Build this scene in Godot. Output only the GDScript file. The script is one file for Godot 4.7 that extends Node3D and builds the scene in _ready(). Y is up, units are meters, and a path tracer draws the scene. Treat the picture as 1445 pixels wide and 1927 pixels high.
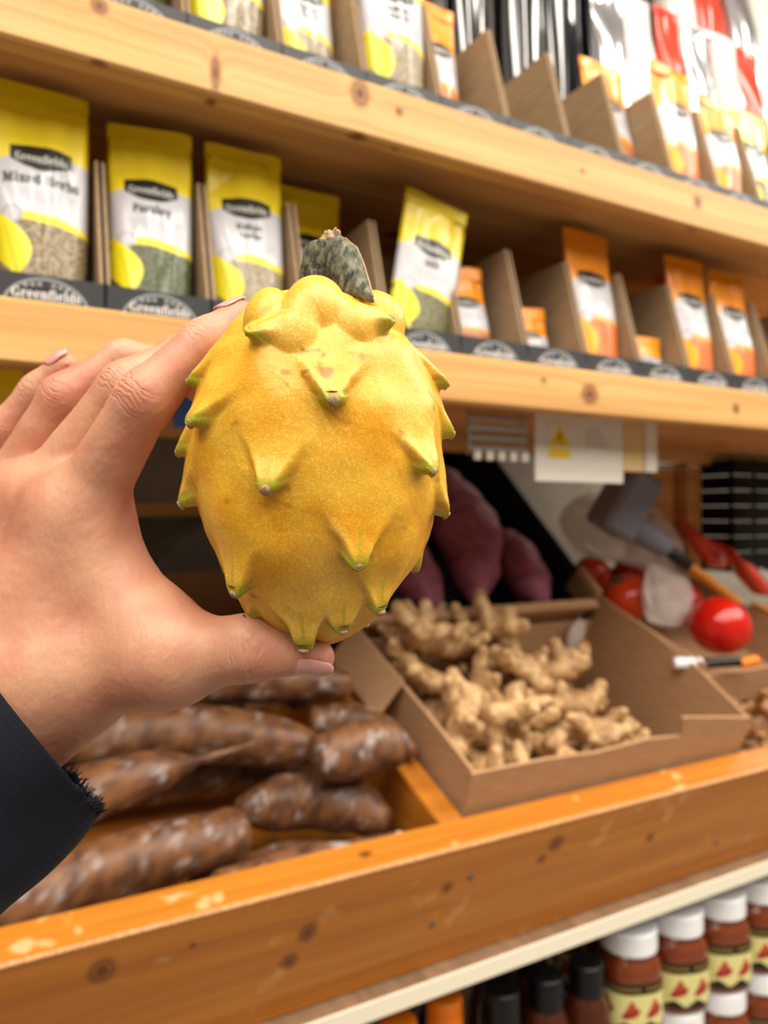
extends Node3D
# A grocery shelf: a hand holds a yellow fruit in front of pine shelves. Metres, y up; the shelves run along x and face +z.

# figure and fruit measures
const HAND := [
	["palm", 0.014, [[Vector3(0.0099, 1.1888, -0.2803), Vector3(-0.0093, 1.1618, -0.2830), 0.0220, 0.0240], [Vector3(-0.0093, 1.1618, -0.2830), Vector3(-0.0325, 1.1443, -0.2754), 0.0240, 0.0270], [Vector3(0.0057, 1.1934, -0.3111), Vector3(0.0099, 1.1888, -0.2803), 0.0210, 0.0220], [Vector3(0.0099, 1.1888, -0.2803), Vector3(0.0305, 1.2500, -0.2708), 0.0220, 0.0120], [Vector3(0.0057, 1.1934, -0.3111), Vector3(0.0200, 1.2553, -0.3005), 0.0210, 0.0110], [Vector3(0.0057, 1.1934, -0.3111), Vector3(0.0090, 1.2557, -0.3294), 0.0210, 0.0105], [Vector3(0.0057, 1.1934, -0.3111), Vector3(0.0029, 1.2516, -0.3521), 0.0210, 0.0095], [Vector3(0.0099, 1.1888, -0.2803), Vector3(0.0247, 1.1977, -0.2721), 0.0220, 0.0180], [Vector3(0.0247, 1.1977, -0.2721), Vector3(0.0548, 1.2051, -0.2418), 0.0180, 0.0132], [Vector3(0.0247, 1.1977, -0.2721), Vector3(0.0229, 1.2229, -0.2798), 0.0180, 0.0170], [Vector3(0.0229, 1.2229, -0.2798), Vector3(0.0305, 1.2500, -0.2708), 0.0170, 0.0120], [Vector3(0.0085, 1.2321, -0.3207), Vector3(0.0229, 1.2229, -0.2798), 0.0160, 0.0170], [Vector3(0.0305, 1.2500, -0.2708), Vector3(0.0403, 1.2298, -0.2633), 0.0120, 0.0100], [Vector3(0.0403, 1.2298, -0.2633), Vector3(0.0506, 1.2139, -0.2497), 0.0100, 0.0105], [Vector3(0.0506, 1.2139, -0.2497), Vector3(0.0548, 1.2051, -0.2418), 0.0105, 0.0132], [Vector3(0.0057, 1.1934, -0.3111), Vector3(0.0085, 1.2321, -0.3207), 0.0210, 0.0160], [Vector3(0.0305, 1.2500, -0.2708), Vector3(0.0200, 1.2553, -0.3005), 0.0120, 0.0110], [Vector3(0.0200, 1.2553, -0.3005), Vector3(0.0090, 1.2557, -0.3294), 0.0110, 0.0105]]],
	["index", 0.004, [[Vector3(0.0305, 1.2500, -0.2708), Vector3(0.0470, 1.2871, -0.2432), 0.0120, 0.0090], [Vector3(0.0470, 1.2871, -0.2432), Vector3(0.0654, 1.3068, -0.2409), 0.0090, 0.0074], [Vector3(0.0654, 1.3068, -0.2409), Vector3(0.0782, 1.3171, -0.2430), 0.0074, 0.0062]]],
	["middle", 0.004, [[Vector3(0.0200, 1.2553, -0.3005), Vector3(0.0463, 1.2957, -0.2732), 0.0110, 0.0088], [Vector3(0.0463, 1.2957, -0.2732), Vector3(0.0662, 1.3087, -0.2759), 0.0088, 0.0076], [Vector3(0.0662, 1.3087, -0.2759), Vector3(0.0754, 1.2995, -0.2823), 0.0076, 0.0068]]],
	["ring", 0.004, [[Vector3(0.0090, 1.2557, -0.3294), Vector3(0.0301, 1.2958, -0.3095), 0.0105, 0.0088], [Vector3(0.0301, 1.2958, -0.3095), Vector3(0.0508, 1.3117, -0.3048), 0.0088, 0.0074], [Vector3(0.0508, 1.3117, -0.3048), Vector3(0.0702, 1.3100, -0.3011), 0.0074, 0.0066]]],
	["pinky", 0.004, [[Vector3(0.0029, 1.2516, -0.3521), Vector3(0.0116, 1.2857, -0.3414), 0.0095, 0.0079], [Vector3(0.0116, 1.2857, -0.3414), Vector3(0.0225, 1.3015, -0.3331), 0.0079, 0.0067], [Vector3(0.0225, 1.3015, -0.3331), Vector3(0.0317, 1.3111, -0.3256), 0.0067, 0.0056]]],
	["thumb", 0.006, [[Vector3(0.0548, 1.2051, -0.2418), Vector3(0.0764, 1.2092, -0.2230), 0.0132, 0.0096], [Vector3(0.0764, 1.2092, -0.2230), Vector3(0.0938, 1.2063, -0.2135), 0.0096, 0.0057]]],
]
const CREASES := [[Vector3(0.0470, 1.2871, -0.2432), Vector3(0.4784, 0.7770, 0.4090), 0.0090, 1.00, Vector3(-0.8085, 0.5547, 0.1963)], [Vector3(0.0654, 1.3068, -0.2409), Vector3(0.7211, 0.6928, 0.0055), 0.0074, 0.60, Vector3(-0.5910, 0.8063, 0.0266)], [Vector3(0.0463, 1.2957, -0.2732), Vector3(0.6176, 0.7142, 0.3293), 0.0088, 0.90, Vector3(-0.7678, 0.6370, 0.0689)], [Vector3(0.0301, 1.2958, -0.3095), Vector3(0.5643, 0.7564, 0.3309), 0.0088, 0.80, Vector3(-0.7678, 0.6370, 0.0689)], [Vector3(0.0116, 1.2857, -0.3414), Vector3(0.3428, 0.8777, 0.3349), 0.0079, 0.50, Vector3(-0.8288, 0.5039, 0.2431)], [Vector3(0.0225, 1.3015, -0.3331), Vector3(0.5589, 0.7036, 0.4389), 0.0067, 0.50, Vector3(-0.7402, 0.6055, 0.2925)], [Vector3(0.0764, 1.2092, -0.2230), Vector3(0.8092, 0.0235, 0.5871), 0.0096, 0.80, Vector3(-0.2986, -0.7847, 0.5432)]]
const RUDDY := [[Vector3(0.0305, 1.2500, -0.2708), 0.0180, 1.00], [Vector3(0.0470, 1.2871, -0.2432), 0.0135, 0.80], [Vector3(0.0463, 1.2957, -0.2732), 0.0132, 0.80], [Vector3(0.0301, 1.2958, -0.3095), 0.0132, 0.70], [Vector3(0.0317, 1.3111, -0.3256), 0.0084, 0.90], [Vector3(0.0764, 1.2092, -0.2230), 0.0144, 0.60], [Vector3(0.0782, 1.3171, -0.2430), 0.0093, 0.80], [Vector3(0.0938, 1.2063, -0.2135), 0.0086, 0.90], [Vector3(0.0116, 1.2857, -0.3414), 0.0119, 0.50], [Vector3(0.0200, 1.2553, -0.3005), 0.0165, 0.60]]
const NAILS := [[Vector3(0.0938, 1.2063, -0.2135), Vector3(0.8670, -0.1483, 0.4756), Vector3(-0.3882, -0.7995, 0.4584), 0.0062, 0.0125, 0.0057], [Vector3(0.0317, 1.3111, -0.3256), Vector3(0.6070, 0.6272, 0.4880), Vector3(-0.7779, 0.5944, 0.2038), 0.0045, 0.0095, 0.0056], [Vector3(0.0782, 1.3171, -0.2430), Vector3(0.7737, 0.6217, -0.1216), Vector3(-0.6334, 0.7626, -0.1313), 0.0055, 0.0110, 0.0062]]
const SLEEVE := [Vector3(0.0183, 1.1783, -0.2712), Vector3(-0.0377, 1.1397, -0.2669)]
const FRUIT_AT := Transform3D(Basis(Vector3(0.8762, -0.0209, 0.4815), Vector3(0.0154, 0.9998, 0.0154), Vector3(-0.4817, -0.0061, 0.8763)), Vector3(0.0967, 1.2665, -0.2206))
const BUMPS := [[0.316, 10.5, 1, 1.00, 0], [-0.086, -12.8, 1, 1.00, -4], [0.024, 53.5, 1, 1.00, 14], [-0.433, 23.7, 1, 1.00, 0], [0.228, -49.0, 1, 1.00, -16], [0.612, -21.4, 1, 0.90, -62], [0.698, 35.7, 1, 0.95, 78], [0.498, 82.8, 1, 0.90, 10], [0.239, 84.5, 1, 0.85, 5], [-0.181, 85.5, 1, 1.00, 5], [-0.595, -39.8, 1, 1.00, -6], [-0.696, 49.2, 1, 0.90, 12], [-0.873, -4.5, 1, 1.15, 0], [-0.160, -75.2, 1, 1.00, -5], [0.460, -72.3, 1, 0.80, -10], [0.101, -74.8, 1, 0.85, 0], [0.764, -32.2, 2, 0.90, 0], [0.781, 1.7, 2, 1.12, 0], [0.829, 63.0, 2, 1.00, 0], [-0.815, 28.2, 1, 0.70, 8], [0.636, -7.3, 2, 0.85, 0], [0.694, 24.7, 2, 0.80, 0], [0.550, 150.0, 1, 0.90, 0], [0.500, -140.0, 1, 0.90, 0], [0.200, 180.0, 1, 1.00, 0], [0.100, 125.0, 1, 1.00, 0], [0.050, -125.0, 1, 1.00, 0], [-0.250, 155.0, 1, 1.00, 0], [-0.300, -150.0, 1, 1.00, 0], [-0.500, 110.0, 1, 1.00, 0], [-0.550, -115.0, 1, 0.90, 0], [-0.650, 180.0, 1, 1.00, 0], [-0.800, -60.0, 1, 0.60, 0], [-0.850, 120.0, 1, 0.70, 0], [0.800, 140.0, 2, 1.00, 0], [0.800, -140.0, 2, 1.00, 0], [-0.930, -170.0, 1, 0.60, 0]]
# end of measures

const DECK_MID := 1.389
const DECK_TOP := 1.627
const TRAY_O := Vector3(0, 0.928, -0.6)
var TRAY_U := Vector3(0, sin(deg_to_rad(20.0)), -cos(deg_to_rad(20.0)))
var TRAY_N := Vector3(0, cos(deg_to_rad(20.0)), sin(deg_to_rad(20.0)))
var rng := RandomNumberGenerator.new()
var noise := FastNoiseLite.new()
var fine := FastNoiseLite.new()
var taken := {}
var M := {}
var fonts := {}

# ---------------------------------------------------------------- geometry helpers
class Geo:
	var v := PackedVector3Array()
	var idx := PackedInt32Array()
	var uv := PackedVector2Array()
	var col := PackedColorArray()

	func face(pts: Array, out: Vector3, uvs: Array = []) -> void:
		var b := v.size()
		var n: Vector3 = (pts[1] - pts[0]).cross(pts[2] - pts[0])
		var turn := n.dot(out) < 0.0
		for i in pts.size():
			v.append(pts[i])
			uv.append(uvs[i] if uvs else Vector2.ZERO)
		for i in range(1, pts.size() - 1):
			idx.append_array(PackedInt32Array([b, b + i + 1, b + i] if turn else [b, b + i, b + i + 1]))

	# a box with chamfered edges; uv runs 0..1 over x and over y (or z on top and bottom)
	func box(c: Vector3, s: Vector3, bev := 0.0012, bs := Basis()) -> void:
		var h := s / 2.0
		bev = minf(bev, minf(h.x, minf(h.y, h.z)) * 0.6)
		var p := func(sx: int, sy: int, sz: int, ax: int) -> Vector3:
			var q := Vector3(sx * (h.x - (0.0 if ax == 0 else bev)), sy * (h.y - (0.0 if ax == 1 else bev)), sz * (h.z - (0.0 if ax == 2 else bev)))
			return q
		var put := func(pts: Array, out: Vector3) -> void:
			var w := []
			var t := []
			for q: Vector3 in pts:
				w.append(c + bs * q)
				var yv := 0.5 - q.y / s.y if absf(out.y) < 0.9 else 0.5 - q.z / s.z
				t.append(Vector2(q.x / s.x + 0.5 if absf(out.x) < 0.9 else q.z / s.z + 0.5, yv))
			face(w, bs * out, t)
		for a in [-1, 1]:
			put.call([p.call(a, -1, -1, 0), p.call(a, 1, -1, 0), p.call(a, 1, 1, 0), p.call(a, -1, 1, 0)], Vector3(a, 0, 0))
			put.call([p.call(-1, a, -1, 1), p.call(1, a, -1, 1), p.call(1, a, 1, 1), p.call(-1, a, 1, 1)], Vector3(0, a, 0))
			put.call([p.call(-1, -1, a, 2), p.call(1, -1, a, 2), p.call(1, 1, a, 2), p.call(-1, 1, a, 2)], Vector3(0, 0, a))
			for b in [-1, 1]:
				put.call([p.call(-1, a, b, 1), p.call(1, a, b, 1), p.call(1, a, b, 2), p.call(-1, a, b, 2)], Vector3(0, a, b * 0.999))
				put.call([p.call(a, -1, b, 0), p.call(a, 1, b, 0), p.call(a, 1, b, 2), p.call(a, -1, b, 2)], Vector3(a, 0, b))
				put.call([p.call(a, b, -1, 0), p.call(a, b, 1, 0), p.call(a, b, 1, 1), p.call(a, b, -1, 1)], Vector3(a, b * 0.999, 0))
				for d in [-1, 1]:
					put.call([p.call(a, b, d, 0), p.call(a, b, d, 1), p.call(a, b, d, 2)], Vector3(a, b, d))

	# a polygon of the xy plane, extruded from z = 0 to z = depth, then moved by xf
	func prism(poly: PackedVector2Array, depth: float, xf := Transform3D()) -> void:
		var tri := Geometry2D.triangulate_polygon(poly)
		var ctr := Vector2.ZERO
		for q in poly:
			ctr += q / poly.size()
		for z in [0.0, depth]:
			for i in range(0, tri.size(), 3):
				var w := []
				var t := []
				for k in 3:
					var q := poly[tri[i + k]]
					w.append(xf * Vector3(q.x, q.y, z))
					t.append(q)
				face(w, xf.basis * Vector3(0, 0, -1 if z == 0.0 else 1), t)
		var area := 0.0
		for i in poly.size():
			area += poly[i].cross(poly[(i + 1) % poly.size()])
		for i in poly.size():
			var a := poly[i]
			var b := poly[(i + 1) % poly.size()]
			var out := Vector3(b.y - a.y, a.x - b.x, 0) * signf(area)
			face([xf * Vector3(a.x, a.y, 0), xf * Vector3(b.x, b.y, 0), xf * Vector3(b.x, b.y, depth), xf * Vector3(a.x, a.y, depth)], xf.basis * out, [a, b, b, a])

	# closed loops joined into a skin; smooth; turned outwards by its volume
	func loft(rings: Array, cap0 := true, cap1 := true, around := []) -> void:
		var b := v.size()
		var first := idx.size()
		var m: int = rings[0].size()
		var k := rings.size()
		for j in k:
			for i in m:
				v.append(rings[j][i])
				uv.append(Vector2(around[i] if around else float(i) / m, 1.0 - float(j) / maxf(1, k - 1)))
		for j in k - 1:
			for i in m:
				var a := b + j * m + i
				var c := b + j * m + (i + 1) % m
				idx.append_array(PackedInt32Array([a, c, c + m, a, c + m, a + m]))
		for e in [[cap0, 0], [cap1, k - 1]]:
			if e[0]:
				var ctr := Vector3.ZERO
				for q: Vector3 in rings[e[1]]:
					ctr += q / m
				v.append(ctr)
				uv.append(Vector2(0.5, 1.0 - float(e[1]) / maxf(1, k - 1)))
				for i in m:
					var a: int = b + e[1] * m + i
					var c: int = b + e[1] * m + (i + 1) % m
					idx.append_array(PackedInt32Array([v.size() - 1, c, a] if e[1] == 0 else [v.size() - 1, a, c]))
		var vol := 0.0
		var o := v[b]
		for i in range(first, idx.size(), 3):
			vol += (v[idx[i]] - o).dot((v[idx[i + 1]] - o).cross(v[idx[i + 2]] - o))
		if vol < 0.0:
			for i in range(first, idx.size(), 3):
				var s := idx[i + 1]
				idx[i + 1] = idx[i + 2]
				idx[i + 2] = s

	func lathe(prof: Array, sides: int, xf := Transform3D(), squash := 1.0) -> void:
		var rings := []
		for q in prof:
			var r := PackedVector3Array()
			for i in sides:
				var a := TAU * i / sides
				var x := cos(a)
				var z := sin(a)
				if squash != 1.0:
					var e := pow(pow(absf(x), squash) + pow(absf(z), squash), -1.0 / squash)
					x *= e
					z *= e
				r.append(xf * Vector3(q[0] * x, q[1], q[0] * z))
			rings.append(r)
		loft(rings)

	func tube(path: Array, radii: Array, sides := 10) -> void:
		var rings := []
		var up := Vector3(0.13, 0.95, 0.28)
		for i in path.size():
			var d: Vector3 = (path[mini(i + 1, path.size() - 1)] - path[maxi(i - 1, 0)]).normalized()
			var s := d.cross(up)
			s = (s if s.length() > 0.05 else d.cross(Vector3.RIGHT)).normalized()
			var t := s.cross(d)
			var r := PackedVector3Array()
			for k in sides:
				var a := TAU * k / sides
				r.append(path[i] + (s * cos(a) + t * sin(a)) * float(radii[i]))
			rings.append(r)
		loft(rings)

	func normals() -> PackedVector3Array:
		var n := PackedVector3Array()
		n.resize(v.size())
		for i in range(0, idx.size(), 3):
			var a := idx[i]
			var b := idx[i + 1]
			var c := idx[i + 2]
			var f := (v[b] - v[a]).cross(v[c] - v[a])
			n[a] += f
			n[b] += f
			n[c] += f
		for i in n.size():
			n[i] = n[i].normalized()
		return n

	func mesh() -> ArrayMesh:
		var ar := []
		ar.resize(Mesh.ARRAY_MAX)
		ar[Mesh.ARRAY_VERTEX] = v
		ar[Mesh.ARRAY_NORMAL] = normals()
		if uv.size() == v.size():
			ar[Mesh.ARRAY_TEX_UV] = uv
		if col.size() == v.size():
			ar[Mesh.ARRAY_COLOR] = col
		var w := idx.duplicate()
		for i in range(0, w.size(), 3):
			var s := w[i + 1]
			w[i + 1] = w[i + 2]
			w[i + 2] = s
		ar[Mesh.ARRAY_INDEX] = w
		var m := ArrayMesh.new()
		m.add_surface_from_arrays(Mesh.PRIMITIVE_TRIANGLES, ar)
		return m


func numbered(called: String) -> String:
	taken[called] = taken.get(called, -1) + 1
	return called if taken[called] == 0 else "%s_%03d" % [called, taken[called]]

func obj(g, called: String, m: Material, parent: Node = self, xf := Transform3D()) -> MeshInstance3D:
	var o := MeshInstance3D.new()
	o.mesh = g.mesh() if g is Geo else g
	o.material_override = m
	o.name = numbered(called) if parent == self else StringName(called)
	o.transform = xf
	parent.add_child(o, true)
	return o

func tag(o: Node, label: String, category := "", group := "", kind := "") -> Node:
	o.set_meta("label", label)
	if category: o.set_meta("category", category)
	if group: o.set_meta("group", group)
	if kind: o.set_meta("kind", kind)
	return o

func thing(called: String, label: String, category: String, xf := Transform3D(), group := "") -> Node3D:
	var o := Node3D.new()
	o.name = numbered(called)
	add_child(o, true)
	o.transform = xf
	tag(o, label, category, group)
	return o

func copy(o: Node3D, called: String, xf: Transform3D, label: String) -> Node3D:
	var c := o.duplicate()
	c.name = numbered(called)
	add_child(c, true)
	c.transform = xf
	c.set_meta("label", label)
	return c

func structure(o: Node) -> Node:
	o.set_meta("kind", "structure")
	return o

func tw(x: float, u: float, n: float) -> Vector3:
	return TRAY_O + Vector3(x, 0, 0) + TRAY_U * u + TRAY_N * n

func tray_basis() -> Basis:
	return Basis(Vector3.RIGHT, TRAY_N, -TRAY_U)

# ---------------------------------------------------------------- materials and textures
func mat(c: Color, rough := 0.6, spec := 0.5) -> StandardMaterial3D:
	var m := StandardMaterial3D.new()
	m.albedo_color = c
	m.roughness = rough
	m.metallic_specular = spec
	return m

func rgb(r: int, g: int, b: int, a := 255) -> Color:
	return Color8(r, g, b, a)

func tex(im: Image) -> ImageTexture:
	return ImageTexture.create_from_image(im)

func textured(im: Image, rough := 0.5, spec := 0.5) -> StandardMaterial3D:
	var m := mat(Color.WHITE, rough, spec)
	m.albedo_texture = tex(im)
	return m

func tiled(im: Image, scale: Vector3, rough := 0.7, spec := 0.4) -> StandardMaterial3D:
	var m := textured(im, rough, spec)
	m.uv1_triplanar = true
	m.uv1_scale = scale
	return m

# a pine board: grain along x, knots at [x, y, radius x, radius y] in metres from the upper left corner
func wood(w: int, h: int, len: float, ht: float, light: Color, dark: Color, knots: Array, seed_: int, scuffs := 0.0) -> Image:
	var data := PackedByteArray()
	data.resize(w * h * 3)
	noise.seed = seed_
	fine.seed = seed_ + 5
	var at := 0
	for j in h:
		var y := ht * (j + 0.5) / h
		for i in w:
			var x := len * (i + 0.5) / w
			var yy := y
			var kn := 0.0
			for k: Array in knots:
				var dx: float = (x - k[0]) / k[2]
				if absf(dx) > 5.0:
					continue
				var dy: float = (y - k[1]) / k[3]
				var d := dx * dx + dy * dy
				if d < 9.0:
					kn = maxf(kn, clampf(1.45 - sqrt(d), 0.0, 1.0) * (0.75 + 0.25 * sin(sqrt(d) * 9.0)))
				yy += k[3] * 0.9 * signf(dy) * exp(-dx * dx * 0.25) * exp(-absf(dy) * 0.55)
			var g := noise.get_noise_2d(x * 260.0, yy * 9000.0)
			var g2 := noise.get_noise_2d(x * 70.0 + 400.0, yy * 2600.0)
			var lines := 0.5 + 0.5 * sin(yy * 900.0 + noise.get_noise_2d(x * 130.0, yy * 900.0 + 90.0) * 6.0)
			var t := clampf(0.30 + 0.34 * g + 0.42 * g2 + 0.16 * (lines * lines - 0.4), 0.0, 1.0)
			var c := light.lerp(dark, t)
			if kn > 0.0:
				c = c.lerp(Color(0.30, 0.13, 0.05), kn * 0.85)
			if scuffs > 0.0:
				var s := fine.get_noise_2d(x * 900.0, y * 900.0) + 0.6 * fine.get_noise_2d(x * 3500.0, y * 3500.0)
				if s > 0.62:
					c = c.lerp(Color(0.85, 0.72, 0.55), minf(1.0, (s - 0.62) * 4.0) * scuffs)
			data[at] = int(clampf(c.r, 0, 1) * 255.0)
			data[at + 1] = int(clampf(c.g, 0, 1) * 255.0)
			data[at + 2] = int(clampf(c.b, 0, 1) * 255.0)
			at += 3
	return Image.create_from_data(w, h, false, Image.FORMAT_RGB8, data)

# two-tone mottle: noise stretched by sx, sy
func mottle(w: int, h: int, a: Color, b: Color, sx: float, sy: float, seed_: int, sharp := 1.0, specks := 0.0, speck := Color.WHITE) -> Image:
	var data := PackedByteArray()
	data.resize(w * h * 3)
	noise.seed = seed_
	fine.seed = seed_ + 9
	var at := 0
	for j in h:
		for i in w:
			var n := noise.get_noise_2d(i * sx, j * sy) + 0.5 * fine.get_noise_2d(i * sx * 3.1, j * sy * 3.1)
			var t := clampf(0.5 + n * sharp, 0.0, 1.0)
			var c := a.lerp(b, t)
			if specks > 0.0 and rng.randf() < specks:
				c = c.lerp(speck, rng.randf_range(0.3, 0.9))
			data[at] = int(c.r * 255.0)
			data[at + 1] = int(c.g * 255.0)
			data[at + 2] = int(c.b * 255.0)
			at += 3
	return Image.create_from_data(w, h, false, Image.FORMAT_RGB8, data)

func fill_poly(im: Image, p: PackedVector2Array, c: Color) -> void:
	var lo := 1e9
	var hi := -1e9
	for q in p:
		lo = minf(lo, q.y)
		hi = maxf(hi, q.y)
	for y in range(maxi(0, int(floor(lo))), mini(im.get_height(), int(ceil(hi)) + 1)):
		var xs := []
		for i in p.size():
			var a := p[i]
			var b := p[(i + 1) % p.size()]
			if (a.y <= y + 0.5) != (b.y <= y + 0.5):
				xs.append(a.x + (y + 0.5 - a.y) / (b.y - a.y) * (b.x - a.x))
		xs.sort()
		for k in range(0, xs.size() - 1, 2):
			var x0 := maxi(0, int(round(xs[k])))
			var x1 := mini(im.get_width(), int(round(xs[k + 1])))
			if x1 > x0:
				im.fill_rect(Rect2i(x0, y, x1 - x0, 1), c)

func oval(cx: float, cy: float, rx: float, ry: float, from := 0.0, to := TAU) -> PackedVector2Array:
	var p := PackedVector2Array()
	for i in 41:
		var a := lerpf(from, to, i / 40.0)
		p.append(Vector2(cx + rx * cos(a), cy + ry * sin(a)))
	return p

func write(im: Image, s: String, cx: float, cy: float, ht: float, c: Color, bold := true, serif := false, slant := 0.0, narrow := 1.0) -> void:
	var key := "%s%s" % [bold, serif]
	if not fonts.has(key):
		var f := SystemFont.new()
		f.font_names = PackedStringArray(["Droid Serif" if serif else "Droid Sans"])
		f.font_weight = 700 if bold else 400
		fonts[key] = f
	var t := TextMesh.new()
	t.font = fonts[key]
	t.text = s
	t.font_size = 60
	t.pixel_size = 1.0
	t.depth = 1.0
	t.curve_step = 2.0
	var ar := t.get_mesh_arrays()
	var v: PackedVector3Array = ar[Mesh.ARRAY_VERTEX]
	var n: PackedVector3Array = ar[Mesh.ARRAY_NORMAL]
	var ix: PackedInt32Array = ar[Mesh.ARRAY_INDEX]
	var k := ht / 60.0
	for i in range(0, ix.size(), 3):
		if n[ix[i]].z > 0.9:
			var p := PackedVector2Array()
			for e in 3:
				var q := v[ix[i + e]]
				p.append(Vector2(cx + q.x * k * narrow, cy - q.y * k + q.x * k * slant))
			fill_poly(im, p, c)

# ---------------------------------------------------------------- smooth bodies: bones -> distance field -> surface nets
func smin(a: float, b: float, k: float) -> float:
	var h := maxf(k - absf(a - b), 0.0) / k
	return minf(a, b) - h * h * k * 0.25

# groups: [[k inside the group, [[a, b, ra, rb] ...]] ...]; join: k between groups and the first one; apart: k between the others
func nets(groups: Array, cell: float, join: float, apart: float) -> Geo:
	var lo := Vector3(1e9, 1e9, 1e9)
	var hi := -lo
	for g: Array in groups:
		for b: Array in g[1]:
			var r: float = maxf(b[2], b[3]) + cell * 3.0 + 0.003
			for e in 2:
				lo = lo.min(b[e] - Vector3(r, r, r))
				hi = hi.max(b[e] + Vector3(r, r, r))
	var nx := int((hi.x - lo.x) / cell) + 2
	var ny := int((hi.y - lo.y) / cell) + 2
	var nz := int((hi.z - lo.z) / cell) + 2
	var sy := nx
	var sz := nx * ny
	var total := nx * ny * nz
	var all := PackedFloat32Array()
	all.resize(total)
	all.fill(1.0)
	var fingers := all.duplicate()
	for gi in groups.size():
		var k: float = groups[gi][0]
		var f := PackedFloat32Array()
		f.resize(total)
		f.fill(1.0)
		var g0 := Vector3i(nx, ny, nz)
		var g1 := Vector3i.ZERO
		for b: Array in groups[gi][1]:
			var a: Vector3 = b[0]
			var ba: Vector3 = b[1] - a
			var l2 := maxf(ba.length_squared(), 1e-12)
			var ra: float = b[2]
			var dr: float = b[3] - ra
			var m := maxf(ra, ra + dr) + k + cell * 3.0
			var p0 := (a.min(b[1]) - Vector3(m, m, m) - lo) / cell
			var p1 := (a.max(b[1]) + Vector3(m, m, m) - lo) / cell
			var i0 := Vector3i(maxi(0, int(p0.x)), maxi(0, int(p0.y)), maxi(0, int(p0.z)))
			var i1 := Vector3i(mini(nx - 1, int(p1.x) + 1), mini(ny - 1, int(p1.y) + 1), mini(nz - 1, int(p1.z) + 1))
			g0 = Vector3i(mini(g0.x, i0.x), mini(g0.y, i0.y), mini(g0.z, i0.z))
			g1 = Vector3i(maxi(g1.x, i1.x), maxi(g1.y, i1.y), maxi(g1.z, i1.z))
			for z in range(i0.z, i1.z + 1):
				for y in range(i0.y, i1.y + 1):
					var at := z * sz + y * sy + i0.x
					for x in range(i0.x, i1.x + 1):
						var pa := lo + Vector3(x, y, z) * cell - a
						var t := clampf(pa.dot(ba) / l2, 0.0, 1.0)
						var d := (pa - ba * t).length() - ra - dr * t
						var o := f[at]
						if d < o + k:
							var h := maxf(k - absf(o - d), 0.0) / k
							f[at] = minf(o, d) - h * h * k * 0.25
						at += 1
		var into := all if gi == 0 else fingers
		for z in range(g0.z, g1.z + 1):
			for y in range(g0.y, g1.y + 1):
				var at := z * sz + y * sy + g0.x
				for x in range(g0.x, g1.x + 1):
					var d := f[at]
					if d < 0.5:
						into[at] = d if into[at] > 0.5 else smin(into[at], d, apart)
					at += 1
		if gi == 0: all = into
		else: fingers = into
	if groups.size() > 1:
		for i in total:
			var d := fingers[i]
			if d < 0.5:
				all[i] = d if all[i] > 0.5 else smin(all[i], d, join)
	var out := Geo.new()
	var ids := PackedInt32Array()
	ids.resize(total)
	ids.fill(-1)
	var near := cell * 2.2
	var off := [0, 1, sy, sy + 1, sz, sz + 1, sz + sy, sz + sy + 1]
	var edges := [[0, 1], [2, 3], [4, 5], [6, 7], [0, 2], [1, 3], [4, 6], [5, 7], [0, 4], [1, 5], [2, 6], [3, 7]]
	var corner := []
	for c in 8:
		corner.append(Vector3(c & 1, (c >> 1) & 1, c >> 2))
	for z in nz - 1:
		for y in ny - 1:
			var at := z * sz + y * sy
			for x in nx - 1:
				var f0 := all[at]
				if f0 < near and f0 > -near:
					var vals := [f0, all[at + 1], all[at + sy], all[at + sy + 1], all[at + sz], all[at + sz + 1], all[at + sz + sy], all[at + sz + sy + 1]]
					var neg := 0
					for q: float in vals:
						if q < 0.0: neg += 1
					if neg > 0 and neg < 8:
						var s := Vector3.ZERO
						var cnt := 0
						for e: Array in edges:
							var va: float = vals[e[0]]
							var vb: float = vals[e[1]]
							if (va < 0.0) != (vb < 0.0):
								s += corner[e[0]].lerp(corner[e[1]], va / (va - vb))
								cnt += 1
						ids[at] = out.v.size()
						out.v.append(lo + (Vector3(x, y, z) + s / cnt) * cell)
				at += 1
	for z in range(1, nz - 1):
		for y in range(1, ny - 1):
			var at := z * sz + y * sy + 1
			for x in range(1, nx - 1):
				if ids[at] >= 0:
					var n0 := all[at] < 0.0
					for ax in 3:
						var st: int = [1, sy, sz][ax]
						if n0 != (all[at + st] < 0.0):
							var p: int = [sy, sz, 1][ax]
							var q: int = [sz, 1, sy][ax]
							var a := ids[at - p - q]
							var b := ids[at - q]
							var c := ids[at]
							var d := ids[at - p]
							if a >= 0 and b >= 0 and d >= 0:
								out.idx.append_array(PackedInt32Array([a, b, c, a, c, d] if n0 else [a, c, b, a, d, c]))
				at += 1
	return out

# each triangle becomes four; then the surface is relaxed a little
func subdivide(g: Geo, relax: int) -> Geo:
	var o := Geo.new()
	o.v = g.v.duplicate()
	var mid := {}
	var n := g.v.size()
	for i in range(0, g.idx.size(), 3):
		var t := [g.idx[i], g.idx[i + 1], g.idx[i + 2]]
		var m := []
		for e in 3:
			var a: int = t[e]
			var b: int = t[(e + 1) % 3]
			var key := mini(a, b) * n + maxi(a, b)
			if not mid.has(key):
				mid[key] = o.v.size()
				o.v.append((g.v[a] + g.v[b]) * 0.5)
			m.append(mid[key])
		o.idx.append_array(PackedInt32Array([t[0], m[0], m[2], m[0], t[1], m[1], m[2], m[1], t[2], m[0], m[1], m[2]]))
	smooth(o, relax)
	return o

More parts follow.
